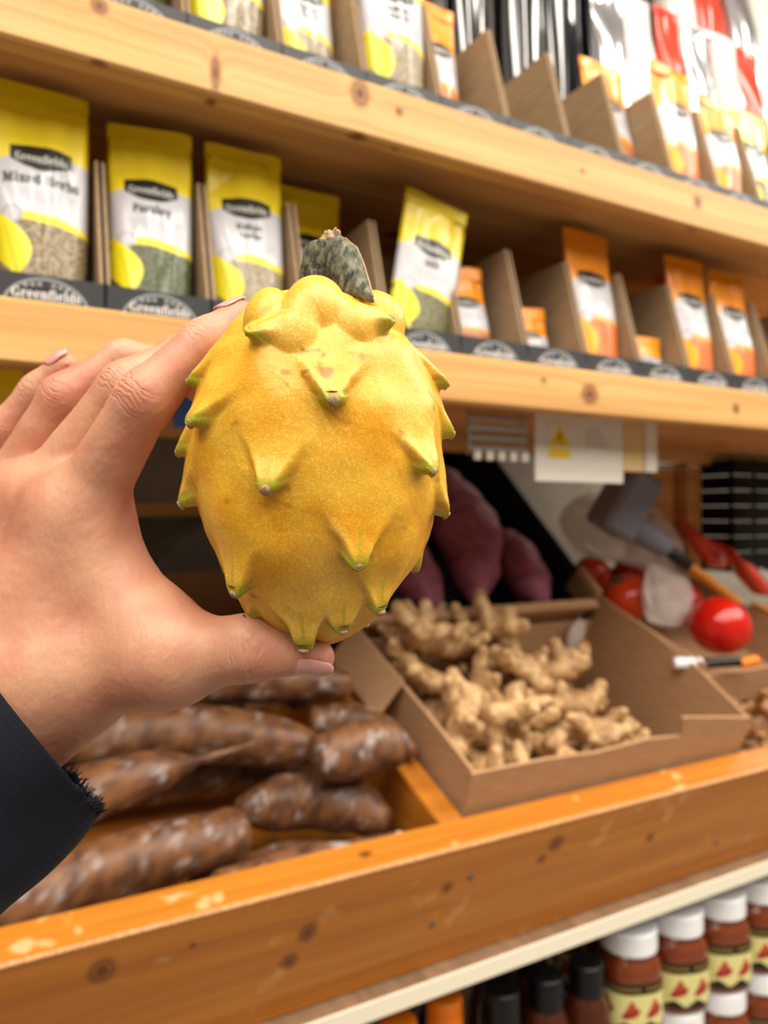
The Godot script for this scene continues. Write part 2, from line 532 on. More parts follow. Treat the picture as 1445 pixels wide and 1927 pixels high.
func smooth(o: Geo, rounds: int) -> void:
	for r in rounds:
		var s := PackedVector3Array()
		s.resize(o.v.size())
		var c := PackedInt32Array()
		c.resize(o.v.size())
		for i in range(0, o.idx.size(), 3):
			var a := o.idx[i]
			var b := o.idx[i + 1]
			var d := o.idx[i + 2]
			s[a] += o.v[b] + o.v[d]
			s[b] += o.v[a] + o.v[d]
			s[d] += o.v[a] + o.v[b]
			c[a] += 2
			c[b] += 2
			c[d] += 2
		for i in s.size():
			if c[i] > 0:
				o.v[i] = o.v[i].lerp(s[i] / c[i], 0.6)

# ---------------------------------------------------------------- the hand
func build_person() -> void:
	var person := thing("person", "left hand in a black ribbed sleeve holding the yellow dragon fruit", "person")
	var groups := []
	for h: Array in HAND:
		groups.append([h[1], h[2]])
	var g := nets(groups, 0.0016, 0.005, 0.0007)
	smooth(g, 2)
	g = subdivide(subdivide(g, 1), 1)
	var nrm := g.normals()
	noise.seed = 31
	fine.seed = 77
	var base := Color(0.60, 0.275, 0.178)
	var pale := Color(0.70, 0.385, 0.25)
	var red := Color(0.62, 0.185, 0.14)
	for i in g.v.size():
		var p := g.v[i]
		var q := p * 1000.0
		var disp := noise.get_noise_3d(q.x * 9.0, q.y * 9.0, q.z * 9.0) * 0.00016
		var crease := 0.0
		for c: Array in CREASES:
			var d: Vector3 = p - c[0]
			var r: float = c[2]
			if d.length_squared() < r * r * 3.2:
				var s: float = d.dot(c[1]) * 1000.0
				s += noise.get_noise_3d(q.x * 14.0, q.y * 14.0, q.z * 14.0) * 1.8
				var w := 0.0
				for e in [-4.4, -2.9, -1.5, 0.0, 1.3, 2.8, 4.2]:
					w += exp(-pow((s - e) / 0.36, 2.0)) * (0.7 + 0.8 * noise.get_noise_2d(e * 91.0 + q.x * 8.0, q.y * 8.0))
				crease += w * c[3] * clampf(nrm[i].dot(c[4]) * 1.6 + 0.15, 0.0, 1.0) * clampf(2.3 - d.length() / r * 1.2, 0.0, 1.0)
		disp -= crease * 0.00036
		disp += fine.get_noise_3d(q.x * 42.0, q.y * 30.0, q.z * 42.0) * 0.00007
		var t := clampf(0.5 + noise.get_noise_3d(q.x * 2.6, q.y * 2.6, q.z * 2.6) * 1.1, 0.0, 1.0)
		var col := base.lerp(pale, t)
		for k: Array in RUDDY:
			var d2: float = p.distance_squared_to(k[0]) / (k[1] * k[1])
			if d2 < 2.2:
				col = col.lerp(red, exp(-d2 * 1.3) * 0.5 * k[2])
		col = col.lerp(red, clampf(noise.get_noise_3d(q.x * 5.0 + 90.0, q.y * 5.0, q.z * 5.0), 0.0, 0.6) * 0.55)
		g.v[i] = p + nrm[i] * disp
		g.col.append(col)
	var hand := obj(g, "hand", M.skin, person)
	tag(hand, "light brown skin")
	for nl: Array in NAILS:
		var axis: Vector3 = nl[1]
		var n: Vector3 = nl[2]
		var s := axis.cross(n)
		var ng := Geo.new()
		var rings := []
		for j in 13:
			var a := j / 12.0
			var along: float = lerpf(nl[5] * 0.9 - nl[4], nl[5] * 0.98, a)
			var wide: float = nl[3] * (0.80 + 0.2 * sin(PI * clampf(a * 1.3, 0, 1))) * (1.0 if a < 0.7 else sqrt(maxf(0.0, 1.0 - pow((a - 0.7) / 0.32, 2.0))))
			wide *= 1.0 if a > 0.15 else sqrt(maxf(0.0, 1.0 - pow((0.15 - a) / 0.17, 2.0)))
			var r := PackedVector3Array()
			var drop: float = pow(maxf(0.0, a - 0.55), 2.0) * nl[5] * 1.1
			var lift: float = nl[5] * (1.02 + 0.20 * (1.0 - a)) - drop
			for e in 22:
				var back := e > 10
				var x := (e / 5.0 - 1.0) if not back else (1.0 - (e - 11) / 5.0)
				var cx := sin(x * 1.0) * wide
				var cz: float = lift - (1.0 - cos(x * 0.95)) * wide - (0.0006 if back else 0.0)
				r.append(nl[0] + axis * along + s * cx + n * cz)
			rings.append(r)
		ng.loft(rings)
		tag(obj(ng, "fingernail", M.nail, hand), "pale pink fingernail")
	# sleeve: an open knitted tube with a frayed hem
	var hem: Vector3 = SLEEVE[0]
	var end: Vector3 = SLEEVE[1]
	var ax := (end - hem).normalized()
	var sx := ax.cross(Vector3.UP).normalized()
	var sv := sx.cross(ax)
	var sg := Geo.new()
	var rs := []
	var m := 220
	var len := hem.distance_to(end)
	for pass_ in 2:
		for j0 in 41:
			var j := j0 if pass_ == 1 else 40 - j0
			var a := j / 40.0
			var r := PackedVector3Array()
			for i in m:
				var an := TAU * i / m
				var rad := 0.0335 + 0.008 * a + 0.0016 * sin(an * 3.0 + a * 5.0) + noise.get_noise_3d(cos(an) * 40.0, sin(an) * 40.0, a * 120.0) * 0.004
				rad += 0.00022 * sin(an * 110.0)
				var edge := 0.0
				if j < 2:
					edge = fine.get_noise_2d(i * 16.0, 3.0) * 0.0026 * smoothstep(0.15, 0.6, -(sx * cos(an) + sv * sin(an)).y)
				if pass_ == 0: rad -= 0.0018
				r.append(hem + ax * (a * len + edge) + (sx * cos(an) + sv * sin(an)) * rad)
			rs.append(r)
	sg.loft(rs, false, false)
	var sleeve := obj(sg, "sleeve", M.knit, person)
	tag(sleeve, "black ribbed knit cuff with a frayed hem")
	var fr := Geo.new()
	rng.seed = 12
	for i in 420:
		var an := rng.randf() * TAU
		var rad := 0.0325 + rng.randf_range(-0.0012, 0.0012)
		var o := (sx * cos(an) + sv * sin(an))
		if -o.y < rng.randf_range(0.1, 0.8):
			continue
		var p := hem + o * rad + ax * 0.001
		var d := (-ax + o * rng.randf_range(-0.5, 0.7) + ax.cross(o) * rng.randf_range(-0.9, 0.9)).normalized()
		var l := rng.randf_range(0.0012, 0.0042)
		var bend := o.cross(d) * rng.randf_range(-0.0012, 0.0012)
		fr.tube([p, p + d * l * 0.5 + bend, p + d * l], [0.00028, 0.00024, 0.00012], 4)
	var fo := obj(fr, "frayed_threads", M.thread, sleeve)
	fo.set_meta("kind", "stuff")

# ---------------------------------------------------------------- the fruit
const FH := 0.0563
const FR := 0.0393

func fruit_base(t: float, a: float) -> Vector3:
	var r := FR * sqrt(maxf(0.0, 1.0 - t * t)) * (0.99 + 0.085 * t)
	return Vector3(r * sin(a), FH * t, r * cos(a))

func build_fruit() -> void:
	var fruit := thing("dragon_fruit", "ripe yellow knobbly dragon fruit pinched between fingers and thumb", "fruit", FRUIT_AT)
	var g := Geo.new()
	var rows := 300
	var cols := 380
	var bs := []
	for b: Array in BUMPS:
		var a := deg_to_rad(b[1])
		var p := fruit_base(b[0], a)
		var e := Vector3(cos(a), 0, -sin(a))
		var d := (fruit_base(b[0] - 0.02, a) - p).normalized()
		var ro := deg_to_rad(b[4])
		var e2 := e * cos(ro) - d * sin(ro)
		var d2 := d * cos(ro) + e * sin(ro)
		bs.append([p, e2, d2, e2.cross(d2) * -1.0, b[2], b[3]])
		if bs[-1][3].dot(p) < 0.0:
			bs[-1][3] = -bs[-1][3]
	noise.seed = 5
	fine.seed = 6
	var yellow := Color(0.85, 0.555, 0.085)
	var orange := Color(0.80, 0.44, 0.038)
	var pale := Color(0.88, 0.66, 0.22)
	var green := Color(0.33, 0.42, 0.05)
	var rust := Color(0.42, 0.12, 0.02)
	for j in rows + 1:
		var t := cos(PI * j / rows)
		for i in cols:
			var a := TAU * i / cols
			var p := fruit_base(t, a)
			var n := Vector3(p.x / (FR * FR), p.y / (FH * FH) - 0.6, p.z / (FR * FR)).normalized()
			n = Vector3(p.x / (FR * FR), p.y / (FH * FH), p.z / (FR * FR)).normalized()
			var q := p * 1000.0
			var off := n * (noise.get_noise_3d(q.x * 3.2, q.y * 3.2, q.z * 3.2) * 0.0019 + fine.get_noise_3d(q.x * 30, q.y * 30, q.z * 30) * 0.00006)
			# dimple at the stem, folds round it
			if t > 0.7:
				off -= Vector3.UP * 0.010 * pow(clampf((t - 0.90) / 0.10, 0.0, 1.0), 0.8)
			if t < -0.45:
				off -= n * 0.0016 * smoothstep(-0.45, -0.92, t) * (0.5 + 0.5 * cos(a * 6.0 + 0.8))
			var gr := 0.0
			var high := 0.0
			var lightness := 0.0
			for b: Array in bs:
				var d: Vector3 = p - b[0]
				if d.length_squared() > 0.0011:
					continue
				var s: float = b[5]
				var x := d.dot(b[1]) * 1000.0
				var y := d.dot(b[2]) * 1000.0
				if b[4] == 1:
					var wob := noise.get_noise_3d(q.x * 7.0, q.y * 7.0, q.z * 7.0) * 1.3
					# a wedge-shaped scale: it rises towards its tip and drops past its two edges
					var e := (absf(x + wob) - 2.9 + y * 0.74) * 0.8 if y < 0.0 else sqrt(x * x + y * y * 1.3) - 2.9
					var ramp := pow(clampf((y + 22.0) / 22.0, 0.0, 1.0), 1.5) if y < 0.0 else 1.0
					var far := maxf(0.0, -y - 1.5)
					var inside := smoothstep(2.2 + far * 0.30, -1.0 - far * 0.30, e)
					var ridge := exp(-pow((e + 0.3) / 1.2, 2.0)) * exp(-far * far / 48.0)
					var hgt := (3.7 * ramp * inside + 0.6 * ridge) * s
					high = -smin(-high, -hgt, 1.3)
					var rr := sqrt(x * x + (y - 0.4) * (y - 0.4))
					var nub := exp(-pow(rr / 3.7, 3.0))
					off += n * (1.9 * nub * s * 0.001) + b[2] * ((2.0 * nub + 1.1 * inside * pow(ramp, 5.0)) * s * 0.001)
					var face := exp(-pow(rr / 4.4, 4.0)) * smoothstep(-2.2, -0.6, y)
					gr = maxf(gr, face * (0.55 + 0.45 * minf(1.0, absf(x) / 2.0)))
					gr = maxf(gr, 0.7 * exp(-pow((x + wob * 0.4) / 0.55, 2.0)) * smoothstep(-8.5, -3.0, y) * (1.0 if y < -1.5 else 0.0))
					lightness += 1.0 * ridge * (1.0 if y < 0.5 else 0.0)
				else:
					var rr := sqrt(x * x + y * y * 0.8) / (8.2 * s)
					if rr < 1.0:
						var lobe := pow(1.0 - rr * rr, 0.55)
						high = -smin(-high, -5.0 * lobe * s, 2.0)
						off += Vector3.UP * (2.0 * lobe * s * 0.001)
						lightness += 0.25 * lobe
			off += n * high * 0.001
			var c := yellow.lerp(orange, clampf(0.35 + noise.get_noise_3d(q.x * 4.0, q.y * 4.0, q.z * 4.0) * 1.3, 0.0, 1.0))
			c = c.lerp(pale, clampf(lightness * 0.45 + 0.9 * (noise.get_noise_3d(q.x * 2.0 + 50.0, q.y * 2.0, q.z * 2.0) - 0.12), 0.0, 0.8))
			c = c.lerp(green, clampf(gr, 0.0, 0.85))
			var sp := fine.get_noise_3d(q.x * 11.0, q.y * 11.0, q.z * 11.0)
			if sp > 0.50:
				c = c.lerp(rust, clampf((sp - 0.50) * 3.0, 0.0, 0.6))
			# the brown scar above the front knob
			var sc := p.distance_to(Vector3(0.000, 0.0228, 0.0345)) * 1000.0
			if sc < 7.0:
				var k := fine.get_noise_3d(q.x * 17.0, q.y * 30.0, q.z * 17.0) * 1.9 + 0.75 - sc / 6.5
				if k > 0.0:
					c = c.lerp(Color(0.34, 0.18, 0.03), clampf(k * 1.8, 0.0, 0.8))
			g.v.append(p + off)
			g.col.append(c)
	for j in rows:
		for i in cols:
			var a := j * cols + i
			var b := j * cols + (i + 1) % cols
			g.idx.append_array(PackedInt32Array([a, a + cols, b + cols, a, b + cols, b]))
	var skin := obj(g, "fruit_skin", M.fruit, fruit)
	tag(skin, "waxy yellow skin with knobs tipped in green")
	# areoles: corky dots on the knobs
	rng.seed = 3
	for b: Array in bs:
		if b[4] != 1:
			continue
		var k := Geo.new()
		var rings := []
		var s: float = b[5]
		var c: Vector3 = b[0] + b[3] * (5.15 * s * 0.001) + b[2] * ((1.3 + 2.9 * s) * 0.001)
		var nn: Vector3 = (b[3] * 0.9 + b[2] * 0.5).normalized()
		var ee: Vector3 = b[1]
		var dd := nn.cross(ee)
		for e in [[1.5, -0.6], [1.6, 0.0], [1.25, 0.4], [0.7, 0.6]]:
			var r := PackedVector3Array()
			for i in 18:
				var a := TAU * i / 18.0
				var rad: float = e[0] * (1.0 + rng.randf_range(-0.14, 0.14)) * 0.001 * (0.6 + 0.4 * s)
				r.append(c + (ee * cos(a) + dd * sin(a)) * rad + nn * (e[1] + rng.randf_range(-0.1, 0.12)) * 0.001)
			rings.append(r)
		k.loft(rings)
		obj(k, "areole", M.cork, fruit)
		# the dark scar line above the dot
		var l := Geo.new()
		var pts := []
		var rad := []
		for i in 7:
			var x := (i - 3.0) * 0.75 * s
			pts.append(c - b[2] * (2.6 - 0.06 * x * x) * 0.001 + ee * x * 0.001 + nn * (-0.25 - 0.08 * x * x) * 0.001)
			rad.append(0.00022 if i > 1 and i < 5 else 0.00012)
		l.tube(pts, rad, 6)
		obj(l, "scar", M.scar, fruit)
	# stalk: a withered dark stub with a flap
	var st := Geo.new()
	var path := [Vector3(0.0012, 0.040, -0.004), Vector3(0.0010, 0.052, -0.004), Vector3(0.0012, 0.0615, -0.004), Vector3(0.0018, 0.0685, -0.004), Vector3(0.0022, 0.0728, -0.004)]
	var rings := []
	for j in 25:
		var f := j / 24.0 * 4.0
		var k := mini(3, int(f))
		var c: Vector3 = path[k].lerp(path[k + 1], f - k)
		var r := PackedVector3Array()
		var rad := lerpf(0.0100, 0.0074, j / 24.0)
		if j > 22: rad *= 1.0 - pow((j - 22) / 2.1, 2.0)
		for i in 48:
			var a := TAU * i / 48.0
			var rr := rad * (1.0 + 0.10 * sin(a * 3.0 + 0.6) + 0.05 * sin(a * 7.0) + noise.get_noise_3d(cos(a) * 60.0, j * 3.0, sin(a) * 60.0) * 0.22)
			r.append(c + Vector3(cos(a) * rr, noise.get_noise_2d(i * 9.0, j * 4.0) * 0.0012, sin(a) * rr * 0.85))
		rings.append(r)
	st.loft(rings)
	var stalk := obj(st, "stalk", M.stalk, fruit)
	tag(stalk, "withered dark grey stalk")
	var tip := Geo.new()
	rings = []
	for j in 9:
		var r := PackedVector3Array()
		for i in 20:
			var a := TAU * i / 20.0
			var rr := lerpf(0.0034, 0.0022, j / 8.0) * (1.0 + noise.get_noise_3d(cos(a) * 90.0, j * 30.0, sin(a) * 90.0) * 0.7)
			r.append(Vector3(0.0022 + j * 0.0001 + cos(a) * rr, 0.0712 + j * 0.0007 + noise.get_noise_2d(i * 40.0, j * 9.0) * 0.0012, -0.003 + sin(a) * rr))
		rings.append(r)
	tip.loft(rings)
	obj(tip, "stalk_tip", M.cork, stalk)
	var fl := Geo.new()
	var spine := [Vector3(0.0035, 0.0722, 0.0005), Vector3(0.0065, 0.0665, 0.0045), Vector3(0.0092, 0.0595, 0.0085), Vector3(0.0125, 0.0530, 0.0145), Vector3(0.0172, 0.0478, 0.0205)]
	var half := [0.0036, 0.0056, 0.0056, 0.0040, 0.0004]
	rings = []
	for j in 21:
		var f := j / 20.0 * 4.0
		var k := mini(3, int(f))
		var c: Vector3 = spine[k].lerp(spine[k + 1], f - k)
		var w: float = lerpf(half[k], half[k + 1], f - k)
		var r := PackedVector3Array()
		for i in 26:
			var back := i > 12
			var x := (i / 6.0 - 1.0) if not back else (1.0 - (i - 13) / 6.0)
			var wr := noise.get_noise_2d(x * 26.0, j * 9.0) * 0.0011
			r.append(c + Vector3(0.86, 0.42, 0.25) * x * w + Vector3(-0.1, 0.3, 0.95) * ((1.0 - x * x) * w * 0.55 + wr - (0.0009 if back else 0.0)))
		rings.append(r)
	fl.loft(rings)
	tag(obj(fl, "stalk_flap", M.stalk, stalk), "curled dry flap of the stalk")
	var rimp := []
	var rimr := []
	for j in 19:
		rimp.append(rings[j + 1][12])
		rimr.append(0.00035)
	var rg := Geo.new()
	rg.tube(rimp, rimr, 6)
	tag(obj(rg, "flap_rim", M.cork, stalk), "pale dry edge of the flap")

# ---------------------------------------------------------------- packets, trays, jars
# a filled pouch standing on y = 0, its front towards +z
func make_bag(called: String, label: String, pm: Material, sm: Material, w: float, h: float, d: float, seed_: int, group: String, roundness := 0.0) -> Node3D:
	var o := thing(called, label, "spice packet", Transform3D(), group)
	var g := Geo.new()
	noise.seed = seed_
	var rings := []
	var around := []
	var nxs := 20
	for i in nxs * 2:
		around.append(float(i) / nxs if i <= nxs else 2.0 - float(i) / nxs)
	var rows := 34
	for j in rows:
		var y := j / (rows - 1.0)
		var thick := d * minf(1.0, sqrt(y / 0.07 + 0.10)) * (1.0 - smoothstep(0.42 + 0.3 * roundness, 0.97, y)) + 0.0025
		var half := w / 2.0 * (1.0 - 0.05 * (1.0 - smoothstep(0.0, 0.5, y)) * 1.2)
		var r := PackedVector3Array()
		for i in nxs * 2:
			var x: float = around[i] * 2.0 - 1.0
			var sgn := 1.0 if i <= nxs else -1.0
			var z := thick / 2.0 * pow(maxf(0.0, 1.0 - pow(absf(x), 2.6 - 0.6 * roundness)), 0.6 - 0.08 * roundness) * sgn
			if i % nxs != 0:
				z += noise.get_noise_3d(x * 60.0, y * 130.0, sgn * 30.0) * 0.0035 * (0.35 + y * 0.8)
				z += noise.get_noise_3d(x * 140.0 + 70.0, y * 60.0, sgn * 30.0) * 0.0022
			r.append(Vector3(x * half, y * h, z))
		rings.append(r)
	g.loft(rings, true, true, around)
	obj(g, "pouch", pm, o)
	var s := Geo.new()
	rings = []
	for j in 9:
		var r := PackedVector3Array()
		for i in 24:
			var x := (i / 11.0 * 2.0 - 1.0) if i < 12 else (1.0 - (i - 12) / 11.0 * 2.0)
			r.append(Vector3(x * w / 2.0, h - 0.002 + j * 0.00175, (0.0009 if i < 12 else -0.0009) + (0.0006 if j % 2 == 0 else -0.0006) + noise.get_noise_2d(x * 40.0, 9.0) * 0.003 * j / 8.0))
		rings.append(r)
	s.loft(rings)
	obj(s, "seal", sm, o)
	return o

# a shelf-ready carton: floor, back, two slanted sides and a low printed front; origin at the middle of its front foot
func make_carton(label: String, group: String) -> Node3D:
	var o := thing("display_carton", label, "carton", Transform3D(), group)
	var w := 0.0835
	var dp := 0.115
	var hs := 0.157
	var g := Geo.new()
	g.box(Vector3(0, 0.0015, -dp / 2), Vector3(w, 0.003, dp), 0.0005)
	obj(g, "floor_panel", M.carton_kraft, o)
	g = Geo.new()
	g.box(Vector3(0, hs / 2, -dp + 0.0015), Vector3(w - 0.004, hs, 0.003), 0.0005)
	obj(g, "back_panel", M.carton_kraft, o)
	var side := PackedVector2Array([Vector2(0, 0), Vector2(0, 0.046), Vector2(0.004, 0.06), Vector2(0.032, hs), Vector2(dp - 0.003, hs), Vector2(dp - 0.003, 0)])
	for s in [-1.0, 1.0]:
		g = Geo.new()
		g.prism(side, 0.0026, Transform3D(Basis(Vector3(0, 0, -1), Vector3.UP, Vector3(1, 0, 0)), Vector3(s * (w / 2 - 0.0017) - 0.0013, 0, 0)))
		var p := obj(g, "side_panel", M.carton_kraft, o)
		g = Geo.new()
		g.prism(side, 0.0004, Transform3D(Basis(Vector3(0, 0, -1), Vector3.UP, Vector3(1, 0, 0)), Vector3(s * (w / 2 - 0.0001) - 0.0002, 0, 0)))
		obj(g, "printed_face", M.carton_black, p)
	g = Geo.new()
	g.box(Vector3(0, 0.0225, 0.0012), Vector3(w, 0.045, 0.0024), 0.0003)
	obj(g, "front_panel", M.carton_front, o)
	return o

func make_jar(label: String) -> Node3D:
	var o := thing("sauce_jar", label, "jar", Transform3D(), "brown sauce jars with white lids")
	var g := Geo.new()
	g.lathe([[0.02, 0.0], [0.033, 0.001], [0.0365, 0.006], [0.0375, 0.02], [0.0375, 0.07], [0.0365, 0.082], [0.033, 0.089], [0.031, 0.092], [0.031, 0.1]], 40, Transform3D(), 2.8)
	obj(g, "glass_body", M.sauce, o)
	var rings := []
	var around := []
	g = Geo.new()
	for y in [0.012, 0.026, 0.040, 0.054, 0.068]:
		var r := PackedVector3Array()
		var rad := 0.0379
		for i in 49:
			var a := -TAU * i / 48.0
			var x := cos(a)
			var z := sin(a)
			var e := pow(pow(absf(x), 2.8) + pow(absf(z), 2.8), -1.0 / 2.8)
			r.append(Vector3(rad * x * e, y, rad * z * e))
		rings.append(r)
	around = []
	for i in 49:
		around.append(i / 48.0 * 4.0)
	g.loft(rings, false, false, around)
	obj(g, "label", M.jar_label, o)
	g = Geo.new()
	g.lathe([[0.033, 0.097], [0.0352, 0.0975], [0.0355, 0.099], [0.0355, 0.121], [0.0347, 0.1235], [0.0325, 0.1245], [0.031, 0.1242], [0.0305, 0.1236], [0.001, 0.1236]], 48)
	obj(g, "lid", M.white_plastic, o)
	return o

func make_bottle(label: String, capm: Material, bm: Material) -> Node3D:
	var o := thing("sauce_bottle", label, "bottle", Transform3D(), "bottles under the produce tray")
	var g := Geo.new()
	g.lathe([[0.02, 0.0], [0.026, 0.001], [0.028, 0.005], [0.028, 0.15], [0.0265, 0.17], [0.0205, 0.184], [0.019, 0.188], [0.019, 0.192]], 36)
	obj(g, "bottle_body", bm, o)
	g = Geo.new()
	g.lathe([[0.0283, 0.03], [0.0285, 0.06], [0.0285, 0.09], [0.0285, 0.12], [0.0283, 0.15]], 36)
	obj(g, "label", M.bottle_label, o)
	g = Geo.new()
	g.lathe([[0.0195, 0.188], [0.0208, 0.1885], [0.0208, 0.203], [0.0196, 0.2045], [0.0196, 0.2065], [0.0206, 0.208], [0.0206, 0.219], [0.0196, 0.2225], [0.017, 0.224], [0.001, 0.224]], 36)
	obj(g, "cap", capm, o)
	return o

# a root: a bent, tapered, lumpy body in world metres
func root_geo(path: Array, radii: Array, seed_: int, lumps: float, base: Color, dark: Color, wax: Color, waxy: float) -> Geo:
	var g := Geo.new()
	noise.seed = seed_
	fine.seed = seed_ + 40
	var c := Curve3D.new()
	for i in path.size():
		var t: Vector3 = (path[mini(i + 1, path.size() - 1)] - path[maxi(i - 1, 0)]) / 6.0
		c.add_point(path[i], -t, t)
	c.bake_interval = 0.004
	var n := 56
	var m := 36
	var rings := []
	var l := c.get_baked_length()
	for j in n:
		var f := j / (n - 1.0)
		var p := c.sample_baked(f * l)
		var d := (c.sample_baked(minf(l, f * l + 0.004)) - c.sample_baked(maxf(0.0, f * l - 0.004))).normalized()
		var s := d.cross(Vector3(0.1, 1, 0.2)).normalized()
		var t := s.cross(d)
		var k := f * (radii.size() - 1)
		var a := mini(radii.size() - 2, int(k))
		var rad: float = lerpf(radii[a], radii[a + 1], smoothstep(0.0, 1.0, k - a))
		var ends := minf(1.0, minf(f, 1.0 - f) / 0.07)
		rad *= sqrt(maxf(0.0, 1.0 - (1.0 - ends) * (1.0 - ends))) * 0.97 + 0.03
		var r := PackedVector3Array()
		for i in m:
			var an := TAU * i / m
			var o := s * cos(an) + t * sin(an)
			var q := (p + o * rad) * 1000.0
			var rr := rad * (1.0 + lumps * noise.get_noise_3d(q.x * 2.2, q.y * 2.2, q.z * 2.2)) + fine.get_noise_3d(q.x * 13, q.y * 13, q.z * 13) * 0.0010 * lumps * 4.0
			rr += 0.0006 * lumps * 4.0 * noise.get_noise_1d(f * l * 14000.0 + sin(an) * 9.0)
			r.append(p + o * rr)
		rings.append(r)
	g.loft(rings)
	for i in g.v.size():
		var q := g.v[i] * 1000.0
		var col := base.lerp(dark, clampf(0.45 + 1.1 * noise.get_noise_3d(q.x * 4.0, q.y * 4.0, q.z * 4.0) + 0.7 * fine.get_noise_3d(q.x * 14.0, q.y * 14.0, q.z * 14.0), 0.0, 1.0))
		var w := noise.get_noise_3d(q.x * 3.4 + 300.0, q.y * 3.4, q.z * 3.4) + 0.45 * fine.get_noise_3d(q.x * 16.0, q.y * 16.0, q.z * 16.0 + 60.0)
		if w > 0.33:
			col = col.lerp(wax, clampf((w - 0.33) * 2.4, 0.0, 1.0) * waxy)
		g.col.append(col)
	return g

var last_bones := []

func ginger_geo(seed_: int) -> Geo:
	rng.seed = seed_
	var bones := []
	var p := Vector3(-0.03, 0.0, 0.0)
	var dirn := Vector3(1, 0, rng.randf_range(-0.3, 0.3)).normalized()
	var r := 0.0105
	for i in 4:
		var q := p + dirn * rng.randf_range(0.016, 0.024) + Vector3(0, rng.randf_range(-0.004, 0.004), 0)
		var r2 := rng.randf_range(0.0095, 0.0145)
		bones.append([p, q, r, r2])
		for e in rng.randi_range(1, 2):
			var s := (Vector3(rng.randf_range(-0.4, 0.7), rng.randf_range(-0.3, 0.8), rng.randf_range(-1, 1))).normalized()
			var l := rng.randf_range(0.016, 0.034)
			var tip := q + s * l
			bones.append([q, tip, r2 * 0.8, rng.randf_range(0.0070, 0.0105)])
			if rng.randf() < 0.5:
				bones.append([tip, tip + (s + Vector3(rng.randf_range(-1, 1), rng.randf_range(-0.2, 1), rng.randf_range(-1, 1)) * 0.7).normalized() * 0.015, 0.009, rng.randf_range(0.006, 0.0085)])
		dirn = (dirn + Vector3(rng.randf_range(-0.2, 0.2), rng.randf_range(-0.3, 0.3), rng.randf_range(-0.6, 0.6))).normalized()
		p = q
		r = r2
	last_bones = bones
	var g := nets([[0.0045, bones]], 0.0029, 0.004, 0.004)
	smooth(g, 1)
	noise.seed = seed_
	fine.seed = seed_ + 3
	var nr := g.normals()
	for i in g.v.size():
		var q := g.v[i] * 1000.0
		g.v[i] += nr[i] * (noise.get_noise_3d(q.x * 7.0, q.y * 7.0, q.z * 7.0) * 0.0016)
		var t := clampf(0.35 + 1.2 * noise.get_noise_3d(q.x * 5.0, q.y * 5.0, q.z * 5.0) + 0.9 * fine.get_noise_3d(q.x * 20.0, q.y * 20.0, q.z * 20.0), 0.0, 1.0)
		g.col.append(Color(0.66, 0.43, 0.21).lerp(Color(0.34, 0.18, 0.075), t))
	return g

# one crinkled plastic sheet bag: a puffy closed shape in its own axes, w by h, front to +z
func crumple_geo(w: float, h: float, d: float, seed_: int, amp: float) -> Geo:
	var g := Geo.new()
	noise.seed = seed_
	var rings := []
	for j in 30:
		var y := j / 29.0
		var r := PackedVector3Array()
		for i in 48:
			var a := TAU * i / 48.0
			var e := sin(PI * clampf(y * 0.92 + 0.06, 0, 1))
			var p := Vector3(cos(a) * w / 2.0 * (0.55 + 0.45 * e), (y - 0.5) * h, sin(a) * d / 2.0 * (0.2 + 0.8 * e))
			p += Vector3(noise.get_noise_3d(a * 30.0, y * 110.0, 1.0), noise.get_noise_3d(a * 30.0, y * 90.0, 50.0), absf(noise.get_noise_3d(cos(a) * 70.0, y * 110.0, sin(a) * 70.0)) * 2.0) * amp
			r.append(p)
		rings.append(r)
	g.loft(rings)
	return g

# lets heaped things settle apart: each item is {p, c: ball centres about p, r: radii, w: how freely it moves}, in tray axes x, u, n
func relax(items: Array, rounds: int, lo: Vector3, hi: Vector3, sink := 0.0) -> void:
	for it: Dictionary in items:
		var a := Vector3(9, 9, 9)
		var b := -a
		var far := 0.0
		for k in it.c.size():
			var rr := Vector3.ONE * float(it.r[k])
			a = a.min(it.c[k] - rr)
			b = b.max(it.c[k] + rr)
			far = maxf(far, it.c[k].length() + it.r[k])
		it.a = a
		it.b = b
		it.far = far
	for round_ in rounds:
		for i in items.size():
			for j in range(i + 1, items.size()):
				var p: Dictionary = items[i]
				var q: Dictionary = items[j]
				var d: Vector3 = q.p - p.p
				if d.length() > p.far + q.far:
					continue
				var push := Vector3.ZERO
				for m in p.c.size():
					for n in q.c.size():
						var e: Vector3 = d + q.c[n] - p.c[m]
						var gap: float = e.length() - p.r[m] - q.r[n]
						if gap < 0.0:
							var t := e.normalized() * -gap
							if t.length() > push.length():
								push = t
				if push != Vector3.ZERO:
					var total: float = p.w + q.w
					p.p -= push * (p.w / total) * 0.8
					q.p += push * (q.w / total) * 0.8
		for it: Dictionary in items:
			it.p.x = clampf(it.p.x, lo.x - it.a.x, maxf(lo.x - it.a.x, hi.x - it.b.x))
			it.p.y = clampf(it.p.y, lo.y - it.a.y, maxf(lo.y - it.a.y, hi.y - it.b.y))
			it.p.z = maxf(it.p.z - (sink if round_ < rounds * 0.7 else 0.0), lo.z - it.a.z)

# lowers or lifts a thing so that its lowest point rests on a height
func settle(o: Node3D, floor_y: float) -> void:
	var low := 1e9
	for c in o.get_children():
		if c is MeshInstance3D:
			var v: PackedVector3Array = c.mesh.surface_get_arrays(0)[Mesh.ARRAY_VERTEX]
			for q in v:
				low = minf(low, (o.transform * q).y)
	o.position.y += floor_y + 0.0004 - low

